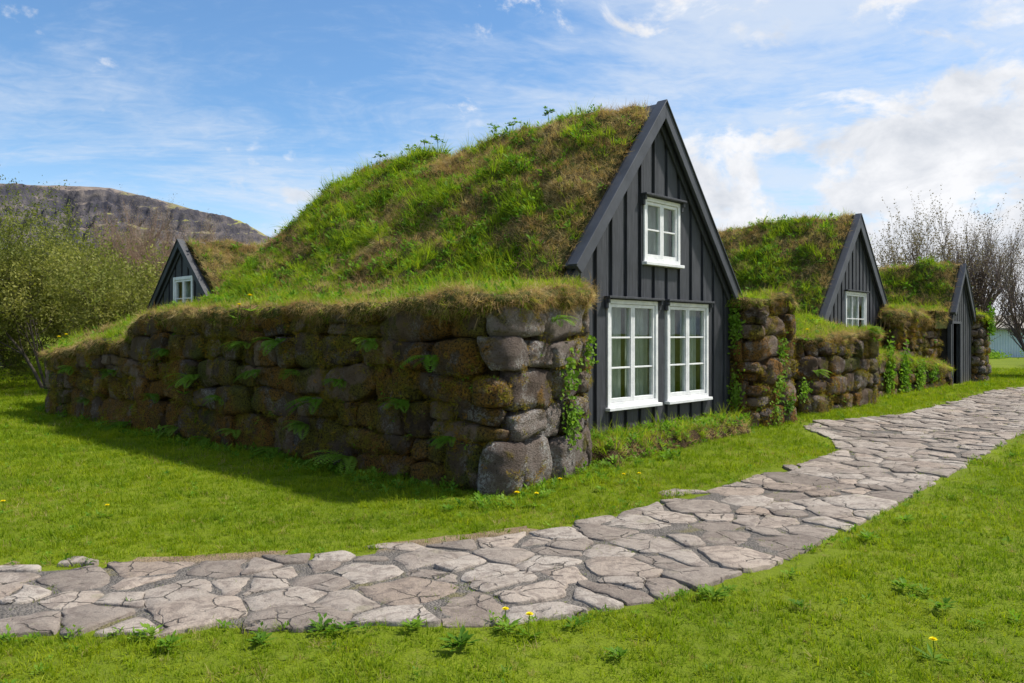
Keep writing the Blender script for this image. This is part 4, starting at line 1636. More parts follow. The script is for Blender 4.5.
# ------------------------------------------------------------------ lawn grass
def build_lawn_grass():
    rng = np.random.default_rng(77)
    n = 150000
    # radial sampling; density per area ~ r^-1.3 beyond 6 m
    rmin, rk, rmax = 2.6, 6.0, 42.0
    a1 = (rk ** 2 - rmin ** 2) / 2
    a2 = rk ** 1.3 * (rmax ** 0.7 - rk ** 0.7) / 0.7
    u = rng.random(n) * (a1 + a2)
    r = np.where(u < a1, np.sqrt(2 * np.minimum(u, a1) + rmin ** 2), (np.maximum(u - a1, 0) * 0.7 / rk ** 1.3 + rk ** 0.7) ** (1 / 0.7))
    th = rng.uniform(R(-46), R(46), n)
    P2 = np.stack([r * np.sin(th), r * np.cos(th)], -1)
    ins = in_poly(P2, PATH)
    d = dist_poly(P2, PATH) * np.where(ins, 1, -1)
    rag = 0.02 + 0.08 * fbm(np.c_[P2 * 3, np.zeros(n)], 3)
    crack = ins & (rng.random(n) < 0.05 + 0.9 * np.clip(fbm(np.c_[P2 * 1.3, np.zeros(n)] + 60, 3), 0, 1))
    ok = (d < rag) | crack
    # bare worn strip just above the path on the left
    worn = smooth(-0.35, -0.05, d) * smooth(-0.02, 0.10, fbm(np.c_[P2 * 0.9, np.zeros(n)] + 4, 3)) * (P2[:, 1] > 4.6)
    ok &= rng.random(n) > worn * 0.85
    s, t = F1.inv(P2[:, 0], P2[:, 1])
    ok &= ~((s > -2.8) & (s < -0.6) & (t > -0.6) & (t < 11))
    ok &= ~((s > -0.6) & (s < 21) & (t > 0.3) & (t < 12))
    P2, r, ins = P2[ok], r[ok], (ins & (d > rag))[ok]
    n = len(P2)
    P = np.c_[P2, ground_z(P2[:, 0], P2[:, 1])]
    P[:, 2] += np.where(ins, 0.005, 0)
    D = np.array([0, 0, 1.0]) + rng.normal(size=P.shape) * 0.22
    clump = fbm(P * 2.2, 3)
    S = rng.uniform(0.65, 1.25, n) * (1 + 0.7 * clump) * np.clip((r / 7) ** 0.55, 0.9, 2.1)
    S = np.where(ins, S * 0.55, S)
    K = np.where(rng.random(n) < 0.006 + 0.10 * np.clip(fbm(P * 0.8 + 90, 3) - 0.12, 0, 1), 'herb', 'lawn')
    dryp = np.clip(fbm(P * 0.55 + 140, 3) - 0.05, 0, 1)
    K = np.where(rng.random(n) < 0.02 + 0.35 * dryp, 'straw', K)
    near_path = dist_poly(P2, PATH) < 0.14
    K = np.where(near_path & (rng.random(n) < 0.10) & ~ins, 'straw', K)
    S = np.where((K == 'herb'), S * 0.38, np.where(K == 'straw', S * 0.4, S))
    fr_ = (dist_poly(P2, PATH) < 0.10 + 0.08 * fbm(np.c_[P2 * 2.0, np.zeros(n)] + 33, 2)) & ~ins & (rng.random(n) < 0.45)
    K = np.where(fr_, np.where(rng.random(n) < 0.25, 'herb', 'green'), K)
    S = np.where(fr_, rng.uniform(0.25, 0.55, n), S)
    # taller unmown fringe at the foot of the walls
    s, t = F1.inv(P2[:, 0], P2[:, 1])
    foot = smooth(-3.75, -3.2, s) * (s < -2.6) * (t > -1.3) * (t < 11.6) + smooth(-1.35, -1.05, t) * (s > -3.1) * (s < 0) * (t < -0.4)
    fz = (rng.random(n) < 0.5 * np.clip(foot, 0, 1))
    K = np.where(fz, np.where(rng.random(n) < 0.3, 'herb', 'green'), K)
    S = np.where(fz, S * 0.6, S)
    scatter("grass", P, D, S, K, None, rng)


build_lawn_grass()


# ------------------------------------------------------------------ trees
def tubes_mesh(tubes, sides_fn):
    V, F = [], []
    nv = 0
    for pts, rad in tubes:
        pts = np.asarray(pts); rad = np.asarray(rad)
        k = sides_fn(rad[0])
        n = len(pts)
        t = np.gradient(pts, axis=0)
        t /= np.linalg.norm(t, axis=1)[:, None] + 1e-9
        ref = np.array([0.3, 0.9, 0.1]) if abs(t[0, 1]) < 0.8 else np.array([1.0, 0, 0])
        a = np.cross(t, ref); a /= np.linalg.norm(a, axis=1)[:, None] + 1e-9
        b = np.cross(t, a)
        th = np.arange(k) * 2 * math.pi / k
        ring = pts[:, None, :] + rad[:, None, None] * (a[:, None, :] * np.cos(th)[None, :, None] + b[:, None, :] * np.sin(th)[None, :, None])
        V.append(ring.reshape(-1, 3))
        i, j = np.meshgrid(np.arange(n - 1), np.arange(k), indexing='ij')
        j2 = (j + 1) % k
        F.append(np.stack([i * k + j, i * k + j2, (i + 1) * k + j2, (i + 1) * k + j], -1).reshape(-1, 4) + nv)
        nv += n * k
    return np.vstack(V), np.vstack(F)


def grow(rng, p, d, L, r, lvl, maxl, P, tubes, nodes):
    n = 5
    pts = [p]; rad = [r]
    d = np.array(d, float)
    kids = []
    for i in range(n):
        d = d + rng.normal(size=3) * P['wig'] + np.array([0, 0, P['up'][min(lvl, len(P['up']) - 1)]])
        d /= np.linalg.norm(d)
        p = p + d * L / n
        pts.append(p)
        rad.append(r * (1 - (0.55 if lvl < maxl else 0.8) * (i + 1) / n))
        if lvl < maxl and i >= P['first']:
            kids.append((p, d.copy(), rad[-1]))
    tubes[0 if lvl <= P['trunk_lvl'] else 1].append((pts, rad))
    if lvl >= maxl - P['leaf_lv'] + 1:
        nodes.append(np.array(pts[1:]))
    if lvl < maxl:
        for (q, dd, rr) in kids:
            for _ in range(P['kids'][min(lvl, len(P['kids']) - 1)]):
                ax = rng.normal(size=3)
                ax -= dd * (ax @ dd); ax /= np.linalg.norm(ax)
                a = P['ang'] * rng.uniform(0.6, 1.3)
                nd = dd * math.cos(a) + ax * math.sin(a)
                grow(rng, q, nd, L * P['ratio'] * rng.uniform(0.75, 1.2), rr * 0.62, lvl + 1, maxl, P, tubes, nodes)


def leaves_mesh(name, Pn, sz, rng, m, parent, per=3, jit=0.05, asp=0.45):
    Pn = np.repeat(Pn, per, axis=0)
    Pn = Pn + rng.normal(size=Pn.shape) * jit
    n = len(Pn)
    d = rng.normal(size=(n, 3)); d[:, 2] += 0.3; d /= np.linalg.norm(d, axis=1)[:, None]
    e = rng.normal(size=(n, 3)); e -= d * (e * d).sum(1)[:, None]; e /= np.linalg.norm(e, axis=1)[:, None]
    s_ = sz * rng.uniform(0.6, 1.3, n)[:, None]
    V = np.stack([Pn, Pn + d * s_ * 0.5 + e * s_ * asp * 0.5, Pn + d * s_, Pn + d * s_ * 0.5 - e * s_ * asp * 0.5], 1).reshape(-1, 3)
    F = np.arange(4 * n).reshape(-1, 4)
    o = link(name, mesh_np(name, V, F, False), m, parent)
    return o


def tree(name, label, cat, x, y, height, P, rng, m_bark, m_leaf, leaf, per, stems, spread, group=None, maxl=3, r0=0.09, asp=0.45, jit=0.05, cull=None):
    z = float(ground_z(np.array([x]), np.array([y]))[0])
    root = empty(name, (x, y, z), label, cat, group)
    tubes = [[], []]
    nodes = []
    for i in range(stems):
        a = 6.283 * i / stems + rng.random() * 0.8
        sp = spread * rng.uniform(0.35, 1.15)
        d = np.array([math.cos(a) * math.sin(sp), math.sin(a) * math.sin(sp), math.cos(sp)])
        b = np.array([x + 0.12 * math.cos(a), y + 0.12 * math.sin(a), z - 0.1])
        grow(rng, b, d, height * P['l0'] * rng.uniform(0.85, 1.12), r0 * rng.uniform(0.7, 1.1), 0, maxl, P, tubes, nodes)
    sf = lambda r: 7 if r > 0.04 else (4 if r > 0.012 else 3)
    V, F = tubes_mesh(tubes[0], sf)
    link("trunk", mesh_np("trunk", V, F), m_bark, root)
    if tubes[1]:
        V, F = tubes_mesh(tubes[1], sf)
        link("branches", mesh_np("branches", V, F), m_bark, root)
    N_ = np.vstack(nodes)
    if m_leaf is not None:
        leaves_mesh("crown", N_, leaf, rng, m_leaf, root, per, jit, asp)
    return root, N_


WIL = dict(wig=0.16, up=[0.05, 0.02, 0.0, -0.02], kids=[2, 2, 2, 2], ang=0.65, ratio=0.58, first=1, trunk_lvl=1, l0=0.52, leaf_lv=2)
UPR = dict(wig=0.09, up=[0.05, 0.09, 0.10, 0.08], kids=[2, 2, 1, 1], ang=0.46, ratio=0.60, first=0, trunk_lvl=1, l0=0.62, leaf_lv=1)
BARE = dict(wig=0.10, up=[0.06, 0.10, 0.10, 0.08], kids=[2, 2, 2, 1], ang=0.38, ratio=0.55, first=1, trunk_lvl=1, l0=0.60, leaf_lv=1)


def px_at(px, Y):
    return (px - 512) / 796 * Y


gl = "young leafing trees beyond the long wall"
tree("willow_tree", "broad bushy tree with fresh yellow-green leaves directly beyond the low end of the long wall", "tree", px_at(50, 21.5), 21.5, 5.0, WIL, np.random.default_rng(101), M['bark'], M['tree_leaf'], 0.095, 3, 6, 0.85, gl, r0=0.045, jit=0.11)
tree("willow_tree", "bushy yellow-green tree cut off by the left edge of the photo", "tree", px_at(-70, 22), 22.0, 5.3, WIL, np.random.default_rng(102), M['bark'], M['tree_leaf'], 0.095, 4, 6, 0.8, gl, r0=0.06, jit=0.11)
tree("willow_tree", "smaller pale green tree filling in behind, left of the little dark gable", "tree", px_at(100, 27), 27.0, 4.6, WIL, np.random.default_rng(103), M['bark'], M['tree_leaf'], 0.095, 2, 6, 0.75, gl, jit=0.1)
tree("willow_tree", "tall loose tree with sparse young leaves behind the bushiest one", "tree", px_at(8, 29), 29.0, 6.6, WIL, np.random.default_rng(104), M['bark'], M['tree_leaf'], 0.095, 2, 6, 0.6, gl, jit=0.1)

gb = "bare reddish trees below the mountain"
tree("bare_tree", "bare reddish brown tree just left of the small house's apex", "tree", px_at(172, 32), 32.0, 5.0, BARE, np.random.default_rng(111), M['twig_red'], M['bud'], 0.05, 1, 7, 0.35, gb, jit=0.05)
tree("bare_tree", "bare tree farther left, showing between the green crown and the small gable", "tree", px_at(145, 35), 35.0, 5.4, BARE, np.random.default_rng(112), M['twig_red'], M['bud'], 0.05, 1, 7, 0.38, gb, jit=0.05)
tree("bare_tree", "bare tree rising behind the turf roof of the small house, right of its apex", "tree", px_at(205, 36), 36.0, 4.2, BARE, np.random.default_rng(113), M['twig_red'], M['bud'], 0.05, 1, 7, 0.38, gb, jit=0.05)
tree("bare_tree", "tall thin bare tree partly hidden behind the yellow-green crowns", "tree", px_at(112, 38), 38.0, 5.0, BARE, np.random.default_rng(114), M['twig_red'], M['bud'], 0.05, 1, 7, 0.38, gb, jit=0.05)

gr = "nearly leafless trees behind the smallest house"
tree("budding_tree", "leftmost of the sparse budding trees, standing up behind the grass roof of the smallest house", "tree", px_at(928, 33), 33.0, 5.6, UPR, np.random.default_rng(121), M['bark_grey'], M['bud'], 0.07, 2, 5, 0.42, gr, jit=0.025, asp=0.6)
tree("budding_tree", "tallest sparse tree with upright twigs, right of the smallest gable", "tree", px_at(975, 34), 34.0, 5.9, UPR, np.random.default_rng(122), M['bark_grey'], M['bud'], 0.06, 1, 5, 0.30, gr, jit=0.025, asp=0.6)
tree("budding_tree", "sparse tree with leaning grey trunks before the pale blue shed at the right edge", "tree", px_at(1040, 29), 29.0, 5.2, UPR, np.random.default_rng(123), M['bark_grey'], M['bud'], 0.06, 1, 5, 0.32, gr, r0=0.075, jit=0.025, asp=0.6)


def bush(label, x, y, w, h, rng, m, group, leaf=0.16, n=3500):
    z = float(ground_z(np.array([x]), np.array([y]))[0])
    root = empty("bush", (x, y, z), label, "bush", group)
    q = rng.normal(size=(n, 3)); q /= np.linalg.norm(q, axis=1)[:, None]
    rr = rng.random(n) ** 0.35
    lump = 1 + 0.5 * fbm(q * 2.0 + rng.random(3) * 30, 3)
    q = q * (rr * lump)[:, None] * np.array([w / 2, w / 2.6, h * 0.55]) + np.array([x, y, z + h * 0.48])
    q = q[q[:, 2] > z]
    leaves_mesh("foliage", q, leaf, rng, m, root, 3, leaf, 0.6)
    t = []
    for i in range(6):
        a = rng.random() * 6.28
        e = np.array([x + math.cos(a) * w * .25, y + math.sin(a) * w * .2, z + h * 0.7])
        b0 = np.array([x, y, z - 0.1])
        t.append(([b0, (b0 * .5 + e * .5) + rng.normal(size=3) * .1, e], [0.06, 0.04, 0.015]))
    V, F = tubes_mesh(t, lambda r: 5)
    link("stem", mesh_np("stem", V, F), M['bark'], root)


gbu = "bushes at the far edge of the lawn"
bl = ["low round bush glimpsed under the leftmost crown", "dark green bush seen between the trunks of the nearest bushy tree", "bush behind the low end of the long wall",
      "wide bush deep behind the trees on the left", "small bush in the gap beneath the bare trees"]
for i, (px, Y, w, h) in enumerate([(-30, 44, 6, 3.0), (35, 48, 7, 3.2), (95, 46, 6, 3.4), (10, 62, 12, 4.6), (150, 52, 7, 3.2)]):
    bush(bl[i], px_at(px, Y), Y, w, h, np.random.default_rng(200 + i), M['tree_leaf'] if i % 2 else M['leaf'], gbu)
for i, (px, Y, w, h, l) in enumerate([(965, 51, 5, 0.28, "low dark bush at the foot of the pale blue shed"), (1085, 38, 5, 1.4, "bush beyond the right edge of the lawn beside the shed")]):
    bush(l, px_at(px, Y), Y, w, h, np.random.default_rng(220 + i), M['leaf'], gbu, 0.12, 2500)


# ------------------------------------------------------------------ shed far right
def build_shed():
    x0, x1, y0 = 26.6, 47.0, 53.0
    root = empty("shed", ((x0 + x1) / 2, y0 + 3, 0), "long low pale blue corrugated shed with a brownish roof behind the leafless trees", "shed")
    n = 900
    x = np.linspace(x0, x1, n)
    y = y0 + 0.03 * np.sin(x * 2 * math.pi / 0.18)
    A = np.stack([x, y, np.full(n, -0.3)], -1); B = np.stack([x, y, np.full(n, 1.85)], -1)
    link("wall", mesh_np("wall", np.stack([A, B], 1).reshape(-1, 3), grid_faces(n, 2)), M['iron_sheet'], root)
    b = MB()
    fn = lambda s, d, z: np.stack([np.asarray(s) + 0 * np.asarray(z), np.asarray(d) + 0 * np.asarray(z), np.asarray(z, float)], -1)
    b.box(x0, x1, y0 + 0.06, y0 + 7, -0.3, 1.84, fn)
    b.build("side_wall", M['iron_sheet'], root)
    b = MB()
    V = [(x0 - .3, y0 - .4, 1.83), (x1, y0 - .4, 1.83), (x1, y0 + 3.5, 2.75), (x0 - .3, y0 + 3.5, 2.75), (x0 - .3, y0 + 7.4, 1.83), (x1, y0 + 7.4, 1.83)]
    V2 = [(a, b_, c + 0.12) for a, b_, c in V]
    b.add(V + V2, [(0, 1, 2, 3), (3, 2, 5, 4), (6, 7, 8, 9), (9, 8, 11, 10), (0, 1, 7, 6), (4, 5, 11, 10), (0, 3, 9, 6), (3, 4, 10, 9), (1, 2, 8, 7), (2, 5, 11, 8)])
    b.build("roof", M['roof_sheet'], root)


build_shed()


# ------------------------------------------------------------------ plants one can point to
def hit_line(px, A, B):
    """ground point where the sight line of column px crosses the line A-B"""
    k = (px - 512) / 796
    A, B = np.array(A[:2]), np.array(B[:2])
    d = B - A
    # (A.x + u d.x) = k (A.y + u d.y)
    u = (k * A[1] - A[0]) / (d[0] - k * d[1])
    return A + u * d


def wall_pt(px, py, A, B, out=0.0):
    q = hit_line(px, A, B)
    z = CAM_H - (py - 334) / 796 * q[1]
    return np.array([q[0], q[1], z])


WA = (F1(-2.98, -0.93, 0), F1(-3.33, 11.3, 0))       # long wall face
WE = (F1(-2.95, -0.95, 0), F1(-1.22, -0.64, 0))      # its lit end
WB = (F1(3.22, -0.50, 0), F1(4.68, -0.45, 0))
WBs = (F1(3.18, -0.4, 0), F1(3.22, 2.0, 0))
WC = (F1(5.75, -0.25, 0), F1(9.05, -0.31, 0))
WD = (F1(9.35, 0.26, 0), F1(16.6, 0.30, 0))
nA = np.append(-F1.g, 0.0)
nB = np.append(-F1.r, 0.0)


def basis(n):
    n = n / np.linalg.norm(n)
    up = np.array([0, 0, 1.0])
    a = np.cross(up, n); a /= np.linalg.norm(a)
    return a, np.cross(n, a), n


def fern_mesh(rng, nf, L, out, face_up=0.5):
    """arching fronds with paired leaflets; out = direction away from the wall"""
    V, F = [], []
    a, u, n = basis(out)
    for i in range(nf):
        ang = rng.uniform(-1.35, 1.35)
        lift = rng.uniform(0.25, 1.0)
        d = a * math.sin(ang) + n * (0.25 + math.cos(ang)) * 0.8 + u * lift
        d /= np.linalg.norm(d)
        Lf = L * rng.uniform(0.6, 1.1)
        p = np.zeros(3)
        m_ = 13
        dd = d.copy()
        for j in range(m_):
            dd = dd + np.array([0, 0, -0.10]); dd /= np.linalg.norm(dd)
            p = p + dd * Lf / m_
            side = np.cross(dd, np.array([0, 0, 1.0])); side /= np.linalg.norm(side) + 1e-9
            upv = np.cross(side, dd)
            w = Lf * 0.26 * math.sin(math.pi * (0.12 + 0.86 * (j + 0.5) / m_)) ** 0.8
            for sg in (-1, 1):
                ld = side * sg + dd * 0.45 - upv * 0.12
                ld /= np.linalg.norm(ld)
                v, f = leaf_quad(p, ld, upv, w, Lf / m_ * 0.75)
                F += [tuple(k + len(V) for k in ff) for ff in f]
                V += v
    return np.array(V), F


def creeper_mesh(rng, w, h, out, n, leaf=0.05):
    a, u, nn = basis(out)
    V, F = [], []
    for i in range(n):
        x, y = rng.normal() * w * 0.27, rng.normal() * h * 0.27
        c = a * x + u * y + nn * abs(rng.normal()) * 0.035
        d = a * rng.normal() + u * rng.normal() * 0.7 - u * 0.5 + nn * 0.5
        d /= np.linalg.norm(d)
        upv = nn + rng.normal(size=3) * 0.35
        upv -= d * (upv @ d); upv /= np.linalg.norm(upv)
        v, f = leaf_quad(c, d, upv, leaf * rng.uniform(0.6, 1.3), leaf * rng.uniform(0.6, 1.0))
        F += [tuple(k + len(V) for k in ff) for ff in f]
        V += v
    return np.array(V), F


def plant_obj(name, V, F, loc, m, label, cat, group=None):
    me = bpy.data.meshes.new(name)
    me.from_pydata(np.asarray(V).tolist(), [], F)
    me.materials.append(m)
    o = bpy.data.objects.new(name, me)
    COL.objects.link(o)
    o.location = tuple(loc)
    return tag(o, label, cat, group)


rng = np.random.default_rng(301)
ferns = [  # px, py, size, wall, normal, label
    (352, 458, 0.42, WA, nA, "largest fern at the foot of the long shaded wall"),
    (322, 402, 0.34, WA, nA, "bright fern halfway up the long wall, above the largest fern"),
    (310, 425, 0.26, WA, nA, "small fern just below the bright one halfway up the long wall"),
    (283, 343, 0.30, WA, nA, "upper fern under the turf lip near the two dandelions"),
    (252, 345, 0.30, WA, nA, "fern hanging under the turf lip straight below the dandelions"),
    (262, 372, 0.26, WA, nA, "dark fern in the middle of the wall below the dandelions"),
    (196, 378, 0.34, WA, nA, "pale green fern clump beside the single dandelion on the wall face"),
    (437, 360, 0.30, WA, nA, "fern high on the wall near its lit corner"),
    (375, 342, 0.22, WA, nA, "little fern right under the turf lip, middle of the long wall"),
    (380, 482, 0.30, WA, nA, "fern in the grass at the wall foot, right of the largest one"),
    (345, 382, 0.20, WA, nA, "tiny fern in a joint right of the bright one"),
    (415, 488, 0.26, WA, nA, "leafy fern at the wall foot nearest the lit corner"),
    (279, 450, 0.26, WA, nA, "fern at the wall foot left of the largest one"),
    (240, 432, 0.24, WA, nA, "low fern at the wall foot below the pale green clump"),
    (212, 440, 0.24, WA, nA, "fern in deep shade at the wall foot, second from the low end"),
    (130, 424, 0.36, WA, nA, "broad fern at the foot of the low far end of the wall"),
    (118, 372, 0.22, WA, nA, "little fern on the stones of the low far end of the wall"),
    (75, 368, 0.24, WA, nA, "fern hanging near the outer end of the low part of the wall"),
    (172, 352, 0.24, WA, nA, "fern where the top of the long wall steps down"),
    (553, 375 - 55, 0.20, WE, nB, "fern in the joint under the turf on the lit wall end"),
    (865, 330, 0.30, WC, nB, "leafy fern on top of the square wall corner beneath the middle gable"),
    (812, 372, 0.24, WC, nB, "fern at the left side of the square wall in front of the middle house"),
]
ferns += [
    (160, 396, 0.22, WA, nA, "fern at mid height where the wall is stepping down, left of the pale clump"),
    (225, 398, 0.22, WA, nA, "fern at mid height just right of and below the pale clump"),
    (300, 372, 0.20, WA, nA, "little fern left of the tiny one in the upper joints of the long wall"),
    (405, 402, 0.22, WA, nA, "lone fern at mid height towards the wall's lit corner"),
    (455, 438, 0.20, WA, nA, "fern low on the wall just left of its lit corner"),
    (92, 400, 0.22, WA, nA, "fern low on the outer end of the wall above the grass"),
    (180, 428, 0.24, WA, nA, "fern at the wall foot right of the broad one"),
    (308, 462, 0.22, WA, nA, "fern at the wall foot between the largest one and its left neighbour"),
]
for (px, py, L, W, n_, lab) in ferns:
    p = wall_pt(px, py, *W) + n_ * 0.05
    V, F = fern_mesh(rng, int(rng.integers(12, 18)), L * 1.2, n_)
    plant_obj("fern", V, F, p, M['leaf'], lab, "fern", "ferns growing on the stone walls")

creepers = [
    (566, 372, 0.20, 0.45, 110, WE, nB, "narrow trail of bright creeper in the joint of the lit wall end, upper one"),
    (567, 422, 0.24, 0.50, 170, WE, nB, "thick bright creeper low on the lit wall end beside the black boards"),
    (584, 350, 0.10, 0.30, 60, WE, nB, "thin creeper at the edge of the lit wall end where it meets the black boards"),
    (737, 326, 0.22, 0.75, 240, WBs, nA, "dark green creeper beside the right lower corner of the big gable, upper clump"),
    (737, 392, 0.20, 0.60, 200, WBs, nA, "dark green creeper low in the corner between the big gable and the mossy wall end"),
    (778, 350, 0.30, 0.45, 200, WB, nB, "creeper high on the rusty mossy wall end"),
    (776, 384, 0.35, 0.45, 240, WB, nB, "creeper halfway up the rusty mossy wall end"),
    (785, 402, 0.30, 0.40, 200, WB, nB, "creeper low at the right edge of the rusty mossy wall end"),
    (771, 416, 0.30, 0.50, 220, WB, nB, "creeper at the foot of the rusty mossy wall end"),
    (886, 372, 0.45, 1.25, 460, WD, nB, "tall bright creeper hanging beside the square wall corner"),
    (901, 372, 0.50, 0.95, 380, WD, nB, "second hanging creeper along the low ledge, right of the tall one"),
    (917, 376, 0.50, 0.70, 300, WD, nB, "third hanging creeper on the low ledge towards the doorway"),
    (930, 372, 0.50, 0.40, 160, WD, nB, "small creeper at the right end of the low ledge near the doorway"),
    (800, 390, 0.35, 0.35, 130, WC, nB, "creeper at the shaded foot of the square wall in front of the middle house"),
]
for (px, py, w, h, n, W, n_, lab) in creepers:
    p = wall_pt(px, py, *W) + n_ * 0.04
    V, F = creeper_mesh(rng, w * 1.15, h, n_, int(n * (0.55 if W is WB else 1)), 0.055 if W is not WD else 0.09)
    plant_obj("creeper", V, F, p, M['leaf'], lab, "creeper", "leafy creepers on the stone walls")
V, F = creeper_mesh(rng, 0.7, 0.8, nB, 320, 0.1)
plant_obj("creeper", V, F, F1(19.9, 0.1, 1.95), M['leaf'], "bright leafy clump on top of the stacked round stones right of the doorway", "creeper", "leafy creepers on the stone walls")


# dandelions: build one with its parts, copy the rest
def dandelion(rng):
    root = empty("dandelion", (0, 0, 0))
    h = 0.11
    V, F = tubes_mesh([([np.array([0, 0, 0.0]), np.array([0.004, 0.002, h * .5]), np.array([0.0, -0.004, h])], [0.003, 0.0025, 0.0025])], lambda r: 5)
    link("stem", mesh_np("stem", V, F), M['leaf'], root)
    V, F = [], []
    for ring, (n, el, L) in enumerate(((22, 0.15, 0.024), (18, 0.5, 0.021), (12, 0.95, 0.016))):
        for k in range(n):
            a = 6.283 * k / n + ring
            d = np.array([math.cos(a) * math.cos(el), math.sin(a) * math.cos(el), math.sin(el)])
            up = np.array([-math.cos(a) * math.sin(el), -math.sin(a) * math.sin(el), math.cos(el)])
            v, f = leaf_quad(np.array([0, -0.004, h]), d, up, L, 0.008)
            F += [tuple(i + len(V) for i in ff) for ff in f]; V += v
    me = bpy.data.meshes.new("flower_head"); me.from_pydata([list(map(float, v)) for v in V], [], F)
    link("flower_head", me, M['petal'], root)
    V, F, _ = rosette(9, 0.10, 0.028, rng, 0.35, 0.01)
    me = bpy.data.meshes.new("leaves"); me.from_pydata(V.tolist(), [], F)
    link("leaves", me, M['leaf'], root)
    return root


def copy_tree(o):
    c = o.copy(); COL.objects.link(c)
    for ch in o.children:
        k = ch.copy(); COL.objects.link(k); k.parent = c
    return c


DAN0 = dandelion(np.random.default_rng(8))


def dtop(px, py, T, wallline):
    """point on a wall top at column px, standing back from the face"""
    return None


def ray_z(px, py, z):
    Y = (CAM_H - z) * 796 / (py - 334)
    return np.array([(px - 512) / 796 * Y, Y, z])


dspots = []
for (px, py, sc_, lab) in [
    (517, 508, 1.25, "left dandelion of the pair in the grass in front of the lit wall corner"),
    (536, 507, 1.1, "right dandelion of the pair in the grass in front of the lit wall corner"),
    (560, 490, 1.0, "dandelion close against the foot of the lit wall end"),
    (624, 485, 1.0, "left dandelion of the two in the grass below the bank at the big gable"),
    (639, 484, 1.0, "right dandelion of the two in the grass below the bank at the big gable"),
    (529, 636, 1.0, "dandelion in the weeds at the near edge of the path, the right one of two"),
    (506, 628, 0.9, "dandelion in the weeds at the near edge of the path, the left one of two"),
    (933, 660, 0.9, "single dandelion in the open lawn at the lower right"),
    (3, 514, 1.0, "dandelion in the lawn at the left edge of the photo"),
    (107, 517, 0.9, "single dandelion in the lawn between the wall's low end and the path"),
]:
    X, Y = px_ground(px, py)
    dspots.append(((X, Y, float(ground_z(np.array([X]), np.array([Y]))[0])), sc_, lab))
for (px, py, W, n_, sc_, lab) in [
    (259, 312, WA, nA, 1.9, "right dandelion of the two on the turf lip of the long wall"),
    (248, 320, WA, nA, 1.8, "left dandelion of the two on the turf lip of the long wall"),
    (193, 394, WA, nA, 1.7, "dandelion growing from the face of the long wall by the pale fern"),
    (66, 348, WA, nA, 1.9, "left dandelion of the two on the low end of the long wall"),
    (74, 346, WA, nA, 1.9, "right dandelion of the two on the low end of the long wall"),
    (800, 341, WC, nB, 1.8, "dandelion on the left of the turf top in front of the middle house"),
    (869, 342, WC, nB, 2.0, "dandelion on the turf edge at the right corner of the square wall"),
]:
    p = wall_pt(px, py, *W) + n_ * 0.12
    dspots.append((tuple(p), sc_, lab))
for i, (p, sc_, lab) in enumerate(dspots):
    o = DAN0 if i == 0 else copy_tree(DAN0)
    o.location = p
    o.scale = (sc_, sc_, sc_)
    o.rotation_euler = (0, 0, i * 1.7)
    tag(o, lab, "dandelion", "yellow dandelions")


# broad leaved weeds along the path and in the lawn
def weed(rng, n=16, L=0.09):
    V, F, _ = rosette(n * 2, L * 0.7, L * 0.26, rng, 0.8, 0.05)
    return V, F


wv = [weed(np.random.default_rng(60 + i), 14 + 3 * i, 0.075 + 0.01 * i) for i in range(4)]
weeds = [(30, 643, "leftmost weed at the near edge of the path"), (150, 640, "leafy weed at the near path edge below the stones with white spots"),
         (170, 650, "weed right beside the leafy one at the near path edge"), (262, 646, "dark weed at the near path edge, left of the middle"),
         (322, 632, "bushy weed touching the near edge of the path"), (345, 634, "weed just right of the bushy one by the path"),
         (412, 632, "flat weed at the near path edge in the middle of the photo"), (460, 650, "weed in the lawn just below the path's middle"),
         (508, 633, "weed with a dandelion beside it at the near path edge"), (575, 630, "weed right of the dandelions at the near path edge"),
         (618, 660, "straggly weed in the lawn at the bottom, right of the middle"), (712, 600, "weed at the near path edge where the path starts to bend"),
         (790, 578, "weed row at the near path edge, first after the bend"), (800, 610, "brown-tinged weed in the lawn below the bend"),
         (868, 542, "weed at the near path edge on the right"), (905, 592, "weed in the open lawn on the right"),
         (925, 596, "second weed in the open lawn on the right"), (940, 612, "third and lowest weed in the open lawn on the right"),
         (905, 524, "weed clump at the near path edge, farther right"), (1012, 458, "weed by the path at the right edge of the photo"),
         (975, 628, "small weed in the lawn near the right-hand dandelion"), (540, 500, "weed at the foot of the lit wall corner"),
         (448, 512, "weed in the shaded grass below the wall corner"), (600, 492, "weed below the bank at the big gable")]
for i, (px, py, lab) in enumerate(weeds):
    X, Y = px_ground(px, py)
    V, F = wv[i % 4]
    o = plant_obj("weed", V, F, (X, Y, float(ground_z(np.array([X]), np.array([Y]))[0]) + 0.01), M['leaf'], lab, "weed", "broad-leaved weeds in the grass")
    sc_ = 0.8 + 0.5 * ((i * 37) % 10) / 10
    o.scale = (sc_ * 0.9, sc_ * 0.9, sc_ * 0.5)
    o.rotation_euler = (0, 0, i * 2.1)


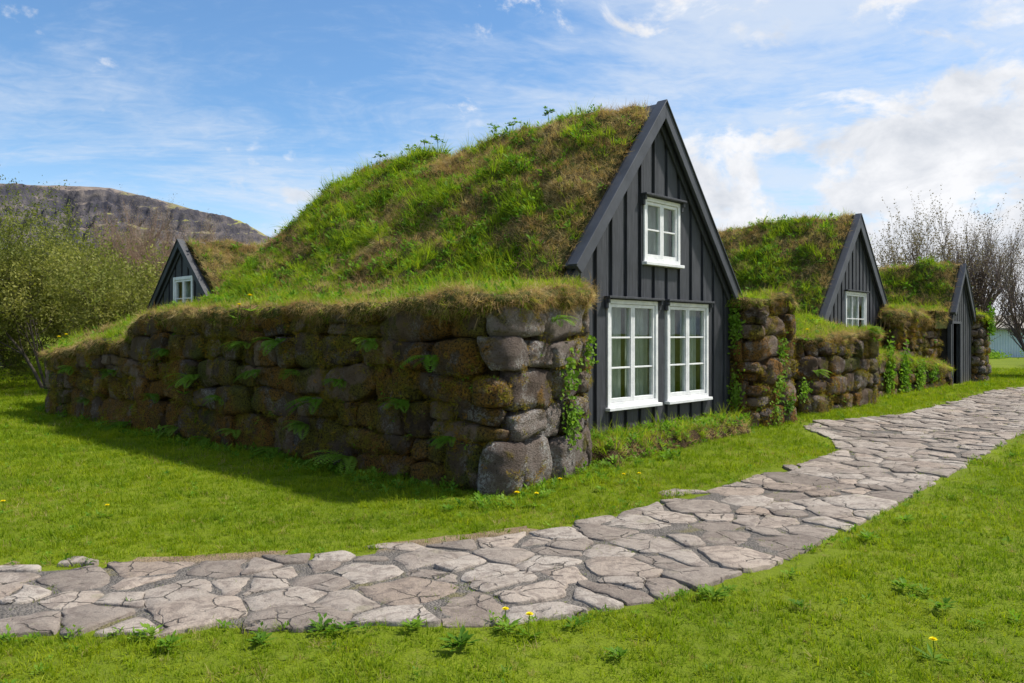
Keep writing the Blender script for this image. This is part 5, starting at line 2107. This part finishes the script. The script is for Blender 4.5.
# tall herbs on the ridge of the big roof
def umbel(rng, h):
    V, F = [], []
    T = []
    top = np.array([rng.normal() * .02, rng.normal() * .02, h])
    T.append(([np.zeros(3), top * .5, top], [0.006, 0.005, 0.004]))
    for i in range(9):
        a = rng.random() * 6.28
        e = top + np.array([math.cos(a) * .09, math.sin(a) * .09, rng.uniform(-.05, .05)]) * rng.uniform(.5, 1.4)
        T.append(([top * (0.8 + 0.2 * rng.random()), (top + e) / 2 + np.array([0, 0, .01]), e], [0.003, 0.003, 0.002]))
        for k in range(7):
            d = rng.normal(size=3); d[2] = abs(d[2]) * .3; d /= np.linalg.norm(d)
            v, f = leaf_quad(e, d, np.array([0, 0, 1.0]), 0.055, 0.035)
            F += [tuple(q + len(V) for q in ff) for ff in f]; V += v
    Vt, Ft = tubes_mesh(T, lambda r: 3)
    F += [tuple(int(q) + len(V) for q in ff) for ff in Ft]
    V = np.vstack([np.array(V), Vt])
    return V, F


RID = (F1(C1, 0, 0), F1(C1, 9, 0))
for i, (px, py, h, lab) in enumerate([
    (549, 119, 0.22, "small herb on the ridge of the big roof nearest the gable's peak"),
    (514, 132, 0.20, "herb on the ridge of the big roof, second from the gable"),
    (495, 138, 0.24, "herb on the ridge of the big roof, third from the gable"),
    (437, 148, 0.26, "wide herb on the skyline of the big roof, the right one of the widest pair"),
    (424, 150, 0.26, "wide herb on the skyline of the big roof, the left one of the widest pair"),
    (409, 154, 0.20, "small herb on the skyline just left of the widest pair"),
    (379, 165, 0.18, "small herb on the skyline at the middle of the big roof"),
    (346, 171, 0.36, "tallest herb where the skyline of the big roof begins to fall"),
    (329, 187, 0.28, "herb on the falling skyline of the big roof, upper of two"),
    (300, 219, 0.32, "herb on the falling skyline of the big roof, lower of two")]):
    q = hit_line(px, *RID)
    sv, tv = F1.inv(q[0], q[1])
    z = float(hfun1(np.array([sv]), np.array([tv]))[0])
    V, F = umbel(np.random.default_rng(400 + i), h + 0.08)
    plant_obj("wild_herb", V, F, (q[0], q[1], z - 0.05), M['leaf'], lab, "plant", "wild herbs standing on the big roof's skyline")
